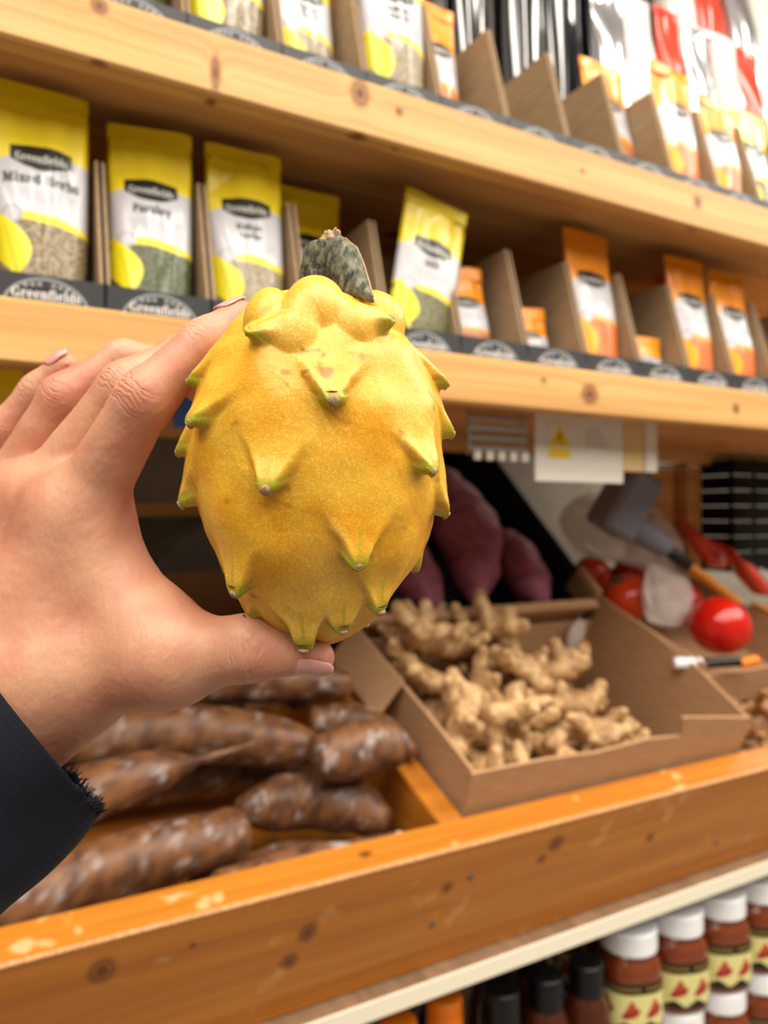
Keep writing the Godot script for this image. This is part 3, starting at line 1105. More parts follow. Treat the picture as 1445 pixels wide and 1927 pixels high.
# ---------------------------------------------------------------- prints
func bag_print(top: Color, name_: PackedStringArray, fill_a: Color, fill_b: Color, leaf: Color, seed_: int) -> StandardMaterial3D:
	var w := 304
	var h := 820
	var im := Image.create_empty(w, h, false, Image.FORMAT_RGB8)
	im.fill(top)
	# window with the dried herb behind it
	var herb := mottle(w, 400, fill_a, fill_b, 5.0, 5.0, seed_, 1.3, 0.16, fill_b.lerp(Color(0.95, 0.9, 0.75), 0.5))
	im.blit_rect(herb, Rect2i(0, 0, w, 400), Vector2i(0, 420))
	# white panel with a bowed lower rim
	var p := PackedVector2Array([Vector2(0, 250)])
	for i in 21:
		p.append(Vector2(w * i / 20.0, 238 - 46 * sin(PI * i / 20.0 * 0.8)))
	for i in 21:
		p.append(Vector2(w * (1.0 - i / 20.0), 452 - 14.0 * sin(PI * i / 20.0) - 26.0 * (i / 20.0)))
	fill_poly(im, p, Color(0.76, 0.76, 0.785))
	p = PackedVector2Array()
	for i in 21:
		p.append(Vector2(w * i / 20.0, 425 + 26.0 * (i / 20.0) - 14.0 * sin(PI * i / 20.0)))
	for i in 21:
		p.append(Vector2(w * (1.0 - i / 20.0), 474 - 8.0 * sin(PI * i / 20.0) - 26.0 * (i / 20.0)))
	fill_poly(im, p, top)
	# dark brand shield
	p = PackedVector2Array()
	for i in 21:
		var a := i / 20.0
		p.append(Vector2(58 + 190 * a, 176 - 12.0 * sin(PI * a)))
	for i in 21:
		var a := 1.0 - i / 20.0
		p.append(Vector2(58 + 190 * a, 226 + 34.0 * sin(PI * a)))
	fill_poly(im, p, Color(0.045, 0.045, 0.05))
	write(im, "Greenfields", 153, 214, 40, Color(0.88, 0.9, 0.86), true, true, 0.0, 0.68)
	for i in name_.size():
		for k in 3:
			write(im, name_[i], 151 + k * 1.4, 298 + i * 40, 52 if name_.size() == 1 else 42, Color(0.08, 0.08, 0.10), true, true, 0.0, 0.70)
	for i in 4:
		im.fill_rect(Rect2i(66 + i * 6, 342 + (name_.size() - 1) * 24 + i * 12, 196 - i * 18, 3), Color(0.55, 0.56, 0.6))
	# round mark
	fill_poly(im, oval(62, 432, 32, 32), Color(0.62, 0.63, 0.66))
	fill_poly(im, oval(62, 432, 24, 24), Color(0.76, 0.76, 0.785))
	# leaf with a stalk
	p = PackedVector2Array()
	for i in 25:
		var a := i / 24.0
		p.append(Vector2(28 + 48 * a + 66.0 * sin(PI * a) , 430 + 210 * a))
	for i in 25:
		var a := 1.0 - i / 24.0
		p.append(Vector2(28 + 48 * a - 58.0 * sin(PI * a), 430 + 210 * a))
	fill_poly(im, p, leaf)
	fill_poly(im, PackedVector2Array([Vector2(70, 630), Vector2(84, 630), Vector2(132, 770), Vector2(112, 776)]), leaf)
	fill_poly(im, PackedVector2Array([Vector2(40, 470), Vector2(43, 470), Vector2(80, 636), Vector2(75, 636)]), leaf.darkened(0.25))
	fill_poly(im, oval(34, 730, 44, 26), leaf)
	# dark foot with fine print
	var foot := fill_a.lerp(Color(0.07, 0.07, 0.08), 0.75)
	p = PackedVector2Array([Vector2(w, 820), Vector2(0, 820), Vector2(0, 770)])
	for i in 11:
		p.append(Vector2(90 + (w - 90) * i / 10.0, 745 - 55.0 * i / 10.0))
	fill_poly(im, p, foot)
	for r in 2:
		for i in 12:
			im.fill_rect(Rect2i(120 + i * 15, 738 - i * 2 + r * 26, 9, 11), Color(0.75, 0.75, 0.77))
	var m := textured(im, 0.36, 0.45)
	m.clearcoat_enabled = true
	m.clearcoat = 0.3
	m.clearcoat_roughness = 0.10
	return m

func make_materials() -> void:
	noise.noise_type = FastNoiseLite.TYPE_SIMPLEX_SMOOTH
	noise.frequency = 0.01
	noise.fractal_octaves = 2
	fine.noise_type = FastNoiseLite.TYPE_SIMPLEX_SMOOTH
	fine.frequency = 0.01
	fine.fractal_octaves = 2
	rng.seed = 8
	var pine_a := rgb(220, 174, 112)
	var pine_b := rgb(184, 132, 76)
	M.pine_upper = textured(wood(2048, 64, 2.05, 0.051, pine_a, pine_b, [[0.682, 0.008, 0.006, 0.006], [0.772, 0.034, 0.004, 0.014], [0.905, 0.014, 0.009, 0.012], [0.946, 0.02, 0.004, 0.004], [1.175, 0.024, 0.003, 0.003], [1.36, 0.02, 0.007, 0.007]], 11), 0.42, 0.4)
	M.pine_mid = textured(wood(2048, 64, 2.05, 0.048, pine_a, pine_b, [[1.185, 0.026, 0.011, 0.010], [1.12, 0.017, 0.003, 0.003], [0.7, 0.03, 0.006, 0.006], [1.43, 0.025, 0.006, 0.006]], 23), 0.42, 0.4)
	M.pine = tiled(wood(512, 512, 0.6, 0.6, pine_a, pine_b, [[0.2, 0.13, 0.012, 0.012], [0.45, 0.41, 0.012, 0.012]], 35), Vector3(1.6, 1.6, 1.6), 0.55, 0.35)
	var am := wood(2048, 160, 2.05, 0.15, rgb(196, 124, 40), rgb(158, 90, 24), [[0.687, 0.030, 0.010, 0.012], [0.757, 0.030, 0.003, 0.003], [0.862, 0.053, 0.008, 0.010], [0.848, 0.082, 0.008, 0.009], [1.145, 0.028, 0.010, 0.010], [1.13, 0.045, 0.006, 0.006], [1.01, 0.047, 0.006, 0.006], [1.3, 0.06, 0.006, 0.006]], 47, 0.35)
	M.amber = textured(am, 0.34, 0.5)
	M.amber_top = textured(wood(2048, 48, 2.05, 0.036, rgb(196, 124, 40), rgb(158, 90, 24), [[0.92, 0.02, 0.006, 0.004]], 53, 0.8), 0.30, 0.5)
	M.amber_tile = tiled(wood(512, 512, 0.6, 0.6, rgb(196, 124, 40), rgb(158, 90, 24), [], 61), Vector3(1.6, 1.6, 1.6), 0.4, 0.45)
	M.kraft = tiled(mottle(256, 256, rgb(188, 150, 114), rgb(168, 130, 96), 0.8, 14.0, 71, 0.9), Vector3(9, 9, 9), 0.85, 0.2)
	M.carton_kraft = tiled(mottle(256, 256, rgb(166, 142, 112), rgb(146, 122, 94), 0.8, 14.0, 74, 0.9), Vector3(9, 9, 9), 0.85, 0.2)
	M.carton_black = mat(rgb(34, 35, 38), 0.45, 0.4)
	var cf := Image.create_empty(340, 184, false, Image.FORMAT_RGB8)
	cf.fill(rgb(48, 50, 54))
	fill_poly(cf, oval(170, 112, 128, 104), rgb(140, 144, 148))
	fill_poly(cf, oval(170, 115, 120, 99), rgb(40, 42, 46))
	write(cf, "Greenfields", 170, 62, 42, rgb(226, 228, 230), true, true, 0.0, 0.8)
	for i in 7:
		if i != 3:
			fill_poly(cf, oval(110 + i * 20, 36 - 8.0 * sin(PI * i / 6.0), 7, 6), rgb(150, 154, 158))
	M.carton_front = textured(cf, 0.4, 0.45)
	var ye := rgb(240, 214, 20)
	var og := rgb(246, 150, 20)
	M.bag_mixed = bag_print(ye, ["Mixed Herbs"], rgb(92, 78, 56), rgb(158, 140, 106), rgb(232, 220, 40), 3)
	M.bag_parsley = bag_print(ye, ["Parsley"], rgb(38, 48, 30), rgb(92, 102, 66), rgb(240, 226, 20), 4)
	M.bag_herbs = bag_print(ye, ["Italian", "Herbs"], rgb(112, 100, 80), rgb(170, 156, 128), rgb(226, 216, 40), 5)
	M.bag_dill = bag_print(ye, ["Dill"], rgb(66, 68, 44), rgb(120, 120, 80), rgb(232, 220, 40), 6)
	M.bag_powder = bag_print(og, [], rgb(206, 92, 34), rgb(224, 116, 50), rgb(246, 170, 30), 7)
	M.bag_brown = bag_print(og, [], rgb(150, 84, 44), rgb(196, 130, 76), rgb(246, 170, 30), 9)
	M.seal_yellow = mat(ye, 0.25, 0.5)
	M.seal_orange = mat(og, 0.25, 0.5)
	M.black_film = mat(rgb(22, 23, 27), 0.16, 0.6)
	M.black_film.clearcoat_enabled = true
	M.black_film.clearcoat = 0.8
	M.black_film.clearcoat_roughness = 0.06
	M.silver_film = mat(rgb(205, 208, 214), 0.22, 0.5)
	M.silver_film.metallic = 0.85
	M.red_film = mat(rgb(214, 66, 44), 0.2, 0.6)
	M.white_film = mat(rgb(232, 228, 222), 0.18, 0.6)
	M.white_plastic = mat(rgb(236, 238, 242), 0.30, 0.5)
	M.sauce = mat(rgb(112, 46, 14), 0.10, 0.6)
	M.sauce.clearcoat_enabled = true
	M.sauce.clearcoat_roughness = 0.04
	var jl := Image.create_empty(256, 192, false, Image.FORMAT_RGB8)
	jl.fill(rgb(214, 208, 140))
	jl.fill_rect(Rect2i(0, 0, 256, 44), rgb(44, 34, 20))
	for i in 9:
		jl.fill_rect(Rect2i(20 + i * 25, 16, 16, 12), rgb(150, 128, 60))
	for k in 2:
		var x := 64 + 128 * k
		var q := PackedVector2Array([Vector2(x - 40, 122), Vector2(x, 62), Vector2(x + 40, 110), Vector2(x + 34, 132), Vector2(x - 36, 146)])
		fill_poly(jl, q, rgb(176, 70, 50))
		fill_poly(jl, PackedVector2Array([Vector2(x - 48, 128), Vector2(x + 46, 102), Vector2(x + 46, 116), Vector2(x - 48, 142)]), rgb(140, 30, 24))
	for i in 33:
		jl.fill_rect(Rect2i(i * 8, 170 - int(14.0 * sin(i * 0.4)), 8, 40), rgb(40, 32, 22))
	M.jar_label = textured(jl, 0.5, 0.4)
	M.black_plastic = mat(rgb(16, 16, 18), 0.32, 0.5)
	M.crate_plastic = mat(rgb(14, 13, 14), 0.7, 0.3)
	M.orange_plastic = mat(rgb(244, 128, 14), 0.35, 0.5)
	M.bottle_glass = mat(rgb(70, 30, 14), 0.12, 0.6)
	M.bottle_dark = mat(rgb(20, 20, 24), 0.14, 0.6)
	var bl := Image.create_empty(256, 256, false, Image.FORMAT_RGB8)
	bl.fill(rgb(26, 22, 22))
	rng.seed = 91
	for i in 26:
		fill_poly(bl, oval(rng.randf() * 256, rng.randf_range(10, 110), rng.randf_range(8, 22), rng.randf_range(4, 9)), [rgb(170, 30, 40), rgb(90, 92, 90), rgb(196, 60, 60)][i % 3])
	bl.fill_rect(Rect2i(0, 130, 256, 126), rgb(214, 120, 24))
	M.bottle_label = textured(bl, 0.45, 0.4)
	M.cream_metal = mat(rgb(232, 224, 204), 0.4, 0.45)
	M.deck_metal = tiled(mottle(128, 128, rgb(150, 122, 96), rgb(124, 98, 74), 3.0, 1.0, 83), Vector3(5, 5, 5), 0.5, 0.4)
	M.white_board = mat(rgb(232, 228, 220), 0.5, 0.4)
	M.grey_rubber = mat(rgb(122, 125, 142), 0.55, 0.4)
	M.tomato = tiled(mottle(128, 128, rgb(206, 28, 16), rgb(190, 20, 14), 3.0, 3.0, 87), Vector3(10, 10, 10), 0.16, 0.55)
	M.tomato.subsurf_scatter_enabled = true
	M.tomato.subsurf_scatter_strength = 0.15
	M.orange_tomato = M.tomato.duplicate()
	M.orange_tomato.albedo_texture = null
	M.orange_tomato.albedo_color = rgb(208, 66, 22)
	M.leaf = mat(rgb(66, 86, 36), 0.6, 0.4)
	M.clear_film = mat(Color(0.88, 0.84, 0.82, 0.52), 0.30, 0.5)
	M.clear_film.transparency = BaseMaterial3D.TRANSPARENCY_ALPHA
	M.tin = mat(rgb(178, 182, 186), 0.25, 0.5)
	M.tin.metallic = 0.8
	M.wall = tiled(mottle(256, 256, rgb(150, 142, 130), rgb(136, 128, 118), 2.0, 2.0, 95), Vector3(1, 1, 1), 0.85, 0.3)
	M.ceiling = tiled(mottle(128, 128, rgb(206, 202, 194), rgb(198, 194, 186), 2.0, 2.0, 98), Vector3(1, 1, 1), 0.85, 0.3)
	M.floor = tiled(mottle(256, 256, rgb(120, 112, 104), rgb(104, 98, 92), 3.0, 3.0, 97), Vector3(1, 1, 1), 0.45, 0.4)
	var dots := Image.create_empty(512, 512, false, Image.FORMAT_RGB8)
	dots.fill(Color(0.955, 0.88, 0.64))
	rng.seed = 44
	for i in 6500:
		var x := rng.randi_range(0, 509)
		var y := rng.randi_range(0, 509)
		var s := rng.randf_range(1.1, 2.5)
		fill_poly(dots, oval(x, y, s, s), Color(1, 1, 0.995 + 0.005))
	M.fruit = tiled(dots, Vector3(16, 16, 16), 0.36, 0.45)
	M.fruit.vertex_color_use_as_albedo = true
	M.fruit.heightmap_enabled = true
	M.fruit.heightmap_texture = M.fruit.albedo_texture
	M.fruit.heightmap_scale = 0.05
	M.fruit.subsurf_scatter_enabled = true
	M.fruit.subsurf_scatter_strength = 0.10
	M.cork = tiled(mottle(128, 128, rgb(196, 170, 138), rgb(140, 114, 90), 16.0, 16.0, 101, 1.4), Vector3(90, 90, 90), 0.9, 0.2)
	M.scar = mat(rgb(78, 58, 40), 0.9, 0.2)
	M.stalk = tiled(mottle(256, 256, rgb(50, 52, 46), rgb(134, 134, 116), 7.0, 4.0, 103, 1.1, 0.012, rgb(190, 186, 170)), Vector3(16, 16, 16), 0.85, 0.3)
	M.stalk.heightmap_enabled = true
	M.stalk.heightmap_texture = M.stalk.albedo_texture
	M.stalk.heightmap_scale = 0.06
	var sk := mottle(512, 512, Color(0.88, 0.85, 0.83), Color(1, 1, 1), 9.0, 26.0, 107, 1.2)
	M.skin = tiled(sk, Vector3(36, 36, 36), 0.42, 0.45)
	M.skin.vertex_color_use_as_albedo = true
	M.skin.heightmap_enabled = true
	M.skin.heightmap_texture = M.skin.albedo_texture
	M.skin.heightmap_scale = 0.03
	M.skin.subsurf_scatter_enabled = true
	M.skin.subsurf_scatter_strength = 0.14
	M.nail = mat(rgb(206, 150, 142), 0.28, 0.5)
	var kn := Image.create_empty(512, 512, false, Image.FORMAT_RGB8)
	for y in 512:
		for x in 512:
			var t := 0.5 + 0.5 * sin(TAU * x / 8.0) * (0.6 + 0.4 * sin(TAU * y / 10.0))
			var c := 0.2 + 0.8 * t
			kn.set_pixel(x, y, Color(c, c, c))
	M.knit = textured(kn, 0.95, 0.25)
	M.knit.albedo_color = rgb(44, 47, 60)
	M.knit.uv1_scale = Vector3(5, 1.2, 1)
	M.knit.rim_enabled = true
	M.knit.rim = 0.15
	M.thread = mat(rgb(30, 31, 38), 0.95, 0.2)
	var root := mat(Color.WHITE, 0.44, 0.45)
	root.vertex_color_use_as_albedo = true
	M.cassava = root
	M.potato = root.duplicate()
	M.potato.roughness = 0.55
	M.ginger = root.duplicate()
	M.ginger.roughness = 0.5
	M.lamp = mat(Color.WHITE, 0.5)
	M.lamp.emission_enabled = true
	M.lamp.emission = Color(1.0, 0.97, 0.92)
	M.lamp.emission_energy_multiplier = 3.0

# ---------------------------------------------------------------- the place
func plank(called: String, m: Material, parent: Node, x0: float, x1: float, y0: float, y1: float, z0: float, z1: float, bev := 0.0025) -> MeshInstance3D:
	var g := Geo.new()
	g.box(Vector3((x0 + x1) / 2, (y0 + y1) / 2, (z0 + z1) / 2), Vector3(x1 - x0, y1 - y0, absf(z1 - z0)), bev)
	return obj(g, called, m, parent)

func tplank(called: String, m: Material, parent: Node, x0: float, x1: float, u0: float, u1: float, n0: float, n1: float, bev := 0.002) -> MeshInstance3D:
	var g := Geo.new()
	g.box(tw((x0 + x1) / 2, (u0 + u1) / 2, (n0 + n1) / 2), Vector3(x1 - x0, n1 - n0, u1 - u0), bev, tray_basis())
	return obj(g, called, m, parent)

func screw(p: Vector3, n: Vector3, parent: Node) -> void:
	var g := Geo.new()
	var s := n.cross(Vector3.RIGHT).normalized()
	g.lathe([[0.0002, -0.002], [0.0036, -0.002], [0.0036, 0.0002], [0.003, 0.0005], [0.0012, 0.0003], [0.0004, -0.0006]], 14, Transform3D(Basis(Vector3.RIGHT, n, s), p))
	obj(g, "screw", M.screw, parent)

func build_room() -> void:
	structure(plank("floor", M.floor, self, -2.6, 4.8, -0.1, 0.0, -1.6, 3.2))
	structure(plank("ceiling", M.ceiling, self, -2.6, 4.8, 2.75, 2.85, -1.6, 3.2))
	structure(plank("wall_back", M.wall, self, -2.6, 4.8, 0, 2.75, -1.6, -1.48))
	structure(plank("wall_front", M.wall, self, -2.6, 4.8, 0, 2.75, 3.1, 3.2))
	structure(plank("wall_left", M.wall, self, -2.6, -2.5, 0, 2.75, -1.48, 3.1))
	structure(plank("wall_right", M.wall, self, 4.7, 4.8, 0, 2.75, -1.48, 3.1))

func build_shelves() -> void:
	var up := thing("wooden_shelf", "upper pine shelf board carrying the top row of packets", "shelf")
	plank("front_board", M.pine_upper, up, -0.6, 1.45, 1.597, 1.648, -0.6, -0.622)
	for k in 3:
		plank("deck_plank", M.pine, up, -0.6, 1.45, 1.609, 1.627, -0.6225 - k * 0.108, -0.6225 - k * 0.108 - 0.1065, 0.0012)
	var mid := thing("wooden_shelf", "middle pine shelf board carrying the yellow herb packets", "shelf")
	plank("front_board", M.pine_mid, mid, -0.6, 1.45, 1.361, 1.409, -0.6, -0.622)
	for k in 3:
		plank("deck_plank", M.pine, mid, -0.6, 1.45, 1.371, 1.389, -0.6225 - k * 0.108, -0.6225 - k * 0.108 - 0.1065, 0.0012)
	var back := thing("backboard", "dark wooden back boards behind the packets", "back panel")
	for k in 5:
		plank("back_plank", M.pine, back, -0.6, 1.45, 1.35 + k * 0.2, 1.549 + k * 0.2, -0.949, -0.963)
	for e in [[-0.655, "wooden upright at the far left end of the shelves", -0.955], [1.213, "narrow wooden post standing behind the tomatoes", -0.985], [1.505, "wooden upright at the far right end of the shelves", -0.955]]:
		var g := Geo.new()
		var tall: float = 2.4 if e[0] != 1.213 else 1.349
		var foot := 0.0 if tall > 2.0 else 0.965
		g.box(Vector3(e[0], (tall + foot) / 2, e[2]), Vector3(0.04, tall - foot, 0.04), 0.003)
		tag(obj(g, "shelf_post", M.pine), e[1], "post", "shelf posts")
	# sloping produce tray
	var tray := thing("produce_tray", "sloping varnished wooden produce tray with orange front board", "tray")
	var g := Geo.new()
	g.box(tw(0.425, 0.018, -0.0755), Vector3(2.05, 0.149, 0.036), 0.002, tray_basis())
	obj(g, "front_board", M.amber, tray)
	g = Geo.new()
	g.box(tw(0.425, 0.018, -0.0006), Vector3(2.048, 0.0016, 0.0345), 0.0007, tray_basis())
	obj(g, "front_board_top", M.amber_top, tray)
	tplank("worn_edge", M.worn_wood, tray, -0.6, 1.45, -0.0006, 0.0036, -0.0036, 0.0006, 0.0014)
	tplank("base_board", M.amber_tile, tray, -0.6, 1.45, 0.037, 0.66, -0.132, -0.118)
	for x in [-0.6, 0.413, 1.42]:
		tplank("divider", M.amber_tile, tray, x, x + 0.03, 0.0375, 0.42, -0.1175, -0.0008)
	M.screw = mat(rgb(96, 98, 92), 0.45, 0.5)
	M.screw.metallic = 0.5
	for e in [[0.437, -0.043], [0.402, -0.092], [1.0, -0.05], [0.838, -0.105]]:
		screw(tw(e[0], -0.0003, e[1]), -TRAY_U, tray)
	# metal shelves below
	var ms := thing("metal_shelf", "cream metal shelf edge right below the wooden tray", "shelf")
	plank("deck", M.deck_metal, ms, -0.6, 1.45, 0.783, 0.787, -0.6315, -1.2, 0.0005)
	plank("shelf_edge", M.cream_metal, ms, -0.6, 1.45, 0.769, 0.7875, -0.629, -0.6313, 0.0006)
	var lo := thing("metal_shelf", "low cream metal shelf the jars and bottles stand on", "shelf")
	plank("deck", M.cream_metal, lo, -0.6, 1.45, 0.485, 0.491, -0.6315, -1.2, 0.0005)
	plank("shelf_edge", M.cream_metal, lo, -0.6, 1.45, 0.465, 0.4915, -0.629, -0.6313, 0.0006)
	for x in [-0.615, 1.465]:
		g = Geo.new()
		g.box(Vector3(x, 0.5, -0.95), Vector3(0.028, 1.0, 0.5), 0.003)
		tag(obj(g, "gable_board", M.pine), "wooden side panel at the %s end of the low shelves" % ("left" if x < 0.0 else "right"), "side panel")

func stand(x: float, y: float, z: float, yaw := 0.0, lean := 0.0, roll := 0.0) -> Transform3D:
	return Transform3D(Basis.from_euler(Vector3(deg_to_rad(-lean), deg_to_rad(yaw), deg_to_rad(roll))), Vector3(x, y, z))

func build_packets() -> void:
	# cartons: one per bay
	var first: Node3D
	for i in 13:
		var x := 0.0904 + 0.0855 * (i - 0.5) - 0.0855
		var c := stand(x, DECK_MID + 0.0005, -0.6255)
		var lb := "black-fronted cardboard display carton on the middle shelf, number %s bay" % i
		var nm: String = ["far left bay, mostly outside the picture", "bay of the mixed herbs packet", "bay of the parsley packet", "third bay from the left", "bay behind the fruit stalk", "bay of the leaning dill packet", "first bay of low orange packets right of the dill", "second bay of low orange packets right of the dill", "bay of the leftmost tall orange packet", "nearly empty bay with a trace of orange", "bay of the second tall orange packet", "bay at the right picture edge", "bay past the right picture edge"][i]
		lb = "black-fronted cardboard carton on middle shelf, " + nm
		if first == null:
			first = make_carton(lb, "cartons on the middle shelf")
			first.transform = c
		else:
			copy(first, "display_carton", c, lb)
	for i in 13:
		var x := 0.070 + 0.0845 * (i - 0.5) - 0.0845
		var nm: String = ["far left, outside the picture", "left end, mostly above the picture", "holding the cut-off dark packet", "holding the first yellow packet", "holding the narrow yellow packet", "holding the large yellow packet", "first bare one, an orange corner beside it", "second bare one", "third bare one", "holding the packet with orange top", "holding the large wrinkled orange packet", "holding the white and orange packet", "at the right picture edge"][i]
		var c := copy(first, "display_carton", stand(x, DECK_TOP + 0.0005, -0.6255), "black-fronted cardboard carton on upper shelf, " + nm)
		c.set_meta("group", "cartons on the upper shelf")
	var mid := func(i: float) -> float: return 0.0904 + 0.0855 * (i - 0.5)
	var top := func(i: float) -> float: return 0.070 + 0.0845 * (i - 0.5)
	var y0 := DECK_MID + 0.0055
	var y1 := DECK_TOP + 0.0055
	var gm := "packets on the middle shelf"
	var gt := "packets on the upper shelf"
	var put := func(called: String, label: String, pm: Material, sm: Material, w: float, h: float, d: float, s: int, group: String, xf: Transform3D) -> void:
		var o := make_bag(called, label, pm, sm, minf(w, 0.0725) if d > 0.02 else w, h, d, s, group)
		o.transform = xf
		settle(o, (DECK_MID if group == gm else DECK_TOP) + 0.0035)
	# middle shelf
	put.call("herb_packet", "yellow and white packet printed Mixed Herbs", M.bag_mixed, M.seal_yellow, 0.077, 0.192, 0.036, 1, gm, stand(mid.call(0.0) - 0.002, y0, -0.652, 0, 3))
	put.call("herb_packet", "yellow and white packet printed Parsley with dark green filling", M.bag_parsley, M.seal_yellow, 0.071, 0.186, 0.034, 2, gm, stand(mid.call(1.0) - 0.001, y0, -0.655, -7, 5))
	put.call("herb_packet", "yellow and white packet right of the parsley, glossy leaf window", M.bag_herbs, M.seal_yellow, 0.075, 0.188, 0.036, 3, gm, stand(mid.call(2.0), y0, -0.655, -2, 5))
	put.call("herb_packet", "shaded yellow packet pushed back behind the fruit stalk", M.bag_herbs, M.seal_yellow, 0.076, 0.186, 0.034, 4, gm, stand(mid.call(3.0), y0, -0.706, 0, 4))
	put.call("herb_packet", "yellow packet printed Dill, leaning to the right", M.bag_dill, M.seal_yellow, 0.076, 0.17, 0.018, 5, gm, stand(0.386, y0 + 0.008, -0.6405, 0, 3, -11))
	put.call("spice_packet", "small orange and white packet lying low beside the dill", M.bag_brown, M.seal_orange, 0.062, 0.12, 0.026, 6, gm, stand(mid.call(5.0) - 0.003, y0, -0.660, 0, 8, 3))
	put.call("spice_packet", "low orange and cream packet two bays right of the dill", M.bag_brown, M.seal_orange, 0.062, 0.085, 0.026, 7, gm, stand(mid.call(6.0) - 0.003, y0, -0.660, 0, 8, 3))
	put.call("spice_packet", "orange-topped packet with white label, leftmost tall one on middle shelf", M.bag_powder, M.seal_orange, 0.075, 0.19, 0.034, 8, gm, stand(mid.call(7.0) + 0.002, y0, -0.652, 0, 6))
	put.call("spice_packet", "low packet showing only an orange corner on middle shelf", M.bag_powder, M.seal_orange, 0.07, 0.07, 0.026, 9, gm, stand(mid.call(8.0) - 0.004, y0, -0.65, 0, 8))
	put.call("spice_packet", "orange-topped packet with orange powder near the right end, middle shelf", M.bag_powder, M.seal_orange, 0.076, 0.185, 0.034, 10, gm, stand(mid.call(9.0) + 0.001, y0, -0.652, 0, 5))
	put.call("spice_packet", "orange powder packet at the right picture edge, middle shelf", M.bag_powder, M.seal_orange, 0.075, 0.178, 0.036, 11, gm, stand(mid.call(10.0), y0, -0.652, 0, 5))
	put.call("spice_packet", "red packet standing behind the rightmost middle shelf packets", M.red_film, M.red_film, 0.075, 0.215, 0.03, 12, gm, stand(mid.call(10.0) + 0.03, y0, -0.77, 0, 3))
	# upper shelf
	put.call("herb_packet", "first packet with a yellow leaf on the upper shelf", M.bag_mixed, M.seal_yellow, 0.078, 0.19, 0.038, 21, gt, stand(top.call(2.0) + 0.002, y1, -0.655, 2, 4))
	put.call("herb_packet", "cut-off dark packet at the left end of the upper shelf", M.bag_parsley, M.seal_yellow, 0.077, 0.19, 0.036, 22, gt, stand(top.call(1.0), y1, -0.66, 0, 4))
	put.call("herb_packet", "narrow yellow and white packet turned in the upper shelf", M.bag_herbs, M.seal_yellow, 0.066, 0.165, 0.030, 23, gt, stand(top.call(3.0) - 0.004, y1, -0.660, 8, 4))
	put.call("herb_packet", "large shiny yellow leaf packet on upper shelf beside bare cardboard", M.bag_herbs, M.seal_yellow, 0.078, 0.192, 0.038, 24, gt, stand(0.3665, y1, -0.6475, 0, 2))
	put.call("spice_packet", "orange packet hidden behind the first bare cardboard side", M.bag_powder, M.seal_orange, 0.05, 0.165, 0.026, 25, gt, stand(top.call(5.0) - 0.011, y1, -0.668, 4, 5))
	put.call("spice_packet", "orange-topped packet peeking over a cardboard side on upper shelf", M.bag_brown, M.seal_orange, 0.077, 0.192, 0.032, 26, gt, stand(top.call(8.0) + 0.001, y1, -0.672, 0, 9))
	put.call("spice_packet", "large wrinkled orange-topped packet near the right of upper shelf", M.bag_powder, M.seal_orange, 0.0765, 0.192, 0.034, 28, gt, stand(top.call(9.0) + 0.002, y1, -0.650, 0, 5))
	put.call("spice_packet", "white and orange packet right of the large orange one, upper shelf", M.bag_brown, M.seal_orange, 0.077, 0.170, 0.036, 29, gt, stand(top.call(10.0) + 0.002, y1, -0.65, 0, 4))
	put.call("spice_packet", "grey-green packet at the right edge of the upper shelf", M.bag_dill, M.seal_orange, 0.077, 0.18, 0.036, 30, gt, stand(top.call(11.0) + 0.002, y1, -0.66, 0, 4))
	# tall pouches behind
	for i in 11:
		var m: Material = M.black_film if i < 7 else [M.white_film, M.red_film, M.silver_film, M.white_film][i - 7]
		var o := make_bag("tall_pouch", "tall %s pouch behind the cartons, %s" % ["glossy black" if i < 7 else ["white", "red", "silver", "pale"][i - 7], ["leftmost of the black ones", "second black one", "third black one", "fourth black one", "fifth black one", "sixth black one", "last black one before the white", "first after the black ones", "between white and silver", "right of the red one", "last in the row"][i]], m, m, 0.082, 0.54 + 0.02 * (i % 3) + 0.015 * i, 0.064, 50 + i, "tall pouches on the upper shelf", 1.0)
		o.transform = stand(0.455 + i * 0.088, DECK_TOP, -0.876 + 0.008 * (i % 2), 8 - 4 * (i % 4), 3)
		settle(o, DECK_TOP)
		o.set_meta("category", "pouch")
	for i in 6:
		var m: Material = [M.silver_film, M.white_film, M.red_film, M.silver_film, M.white_film, M.red_film][i]
		var o := make_bag("hanging_packet", "shiny %s packet in front of the tall pouches, %s" % [["silver", "white", "red", "silver", "white", "red"][i], ["farthest left of them", "second of them", "third of them", "fourth of them", "fifth of them", "at the right edge"][i]], m, m, 0.062, 0.42, 0.042, 80 + i, "shiny packets at top right", 1.0)
		o.transform = stand(0.83 + i * 0.068, DECK_TOP, -0.790 - 0.004 * (i % 2), -6 + 5 * (i % 3), 4)
		settle(o, DECK_TOP)
		o.set_meta("category", "packet")

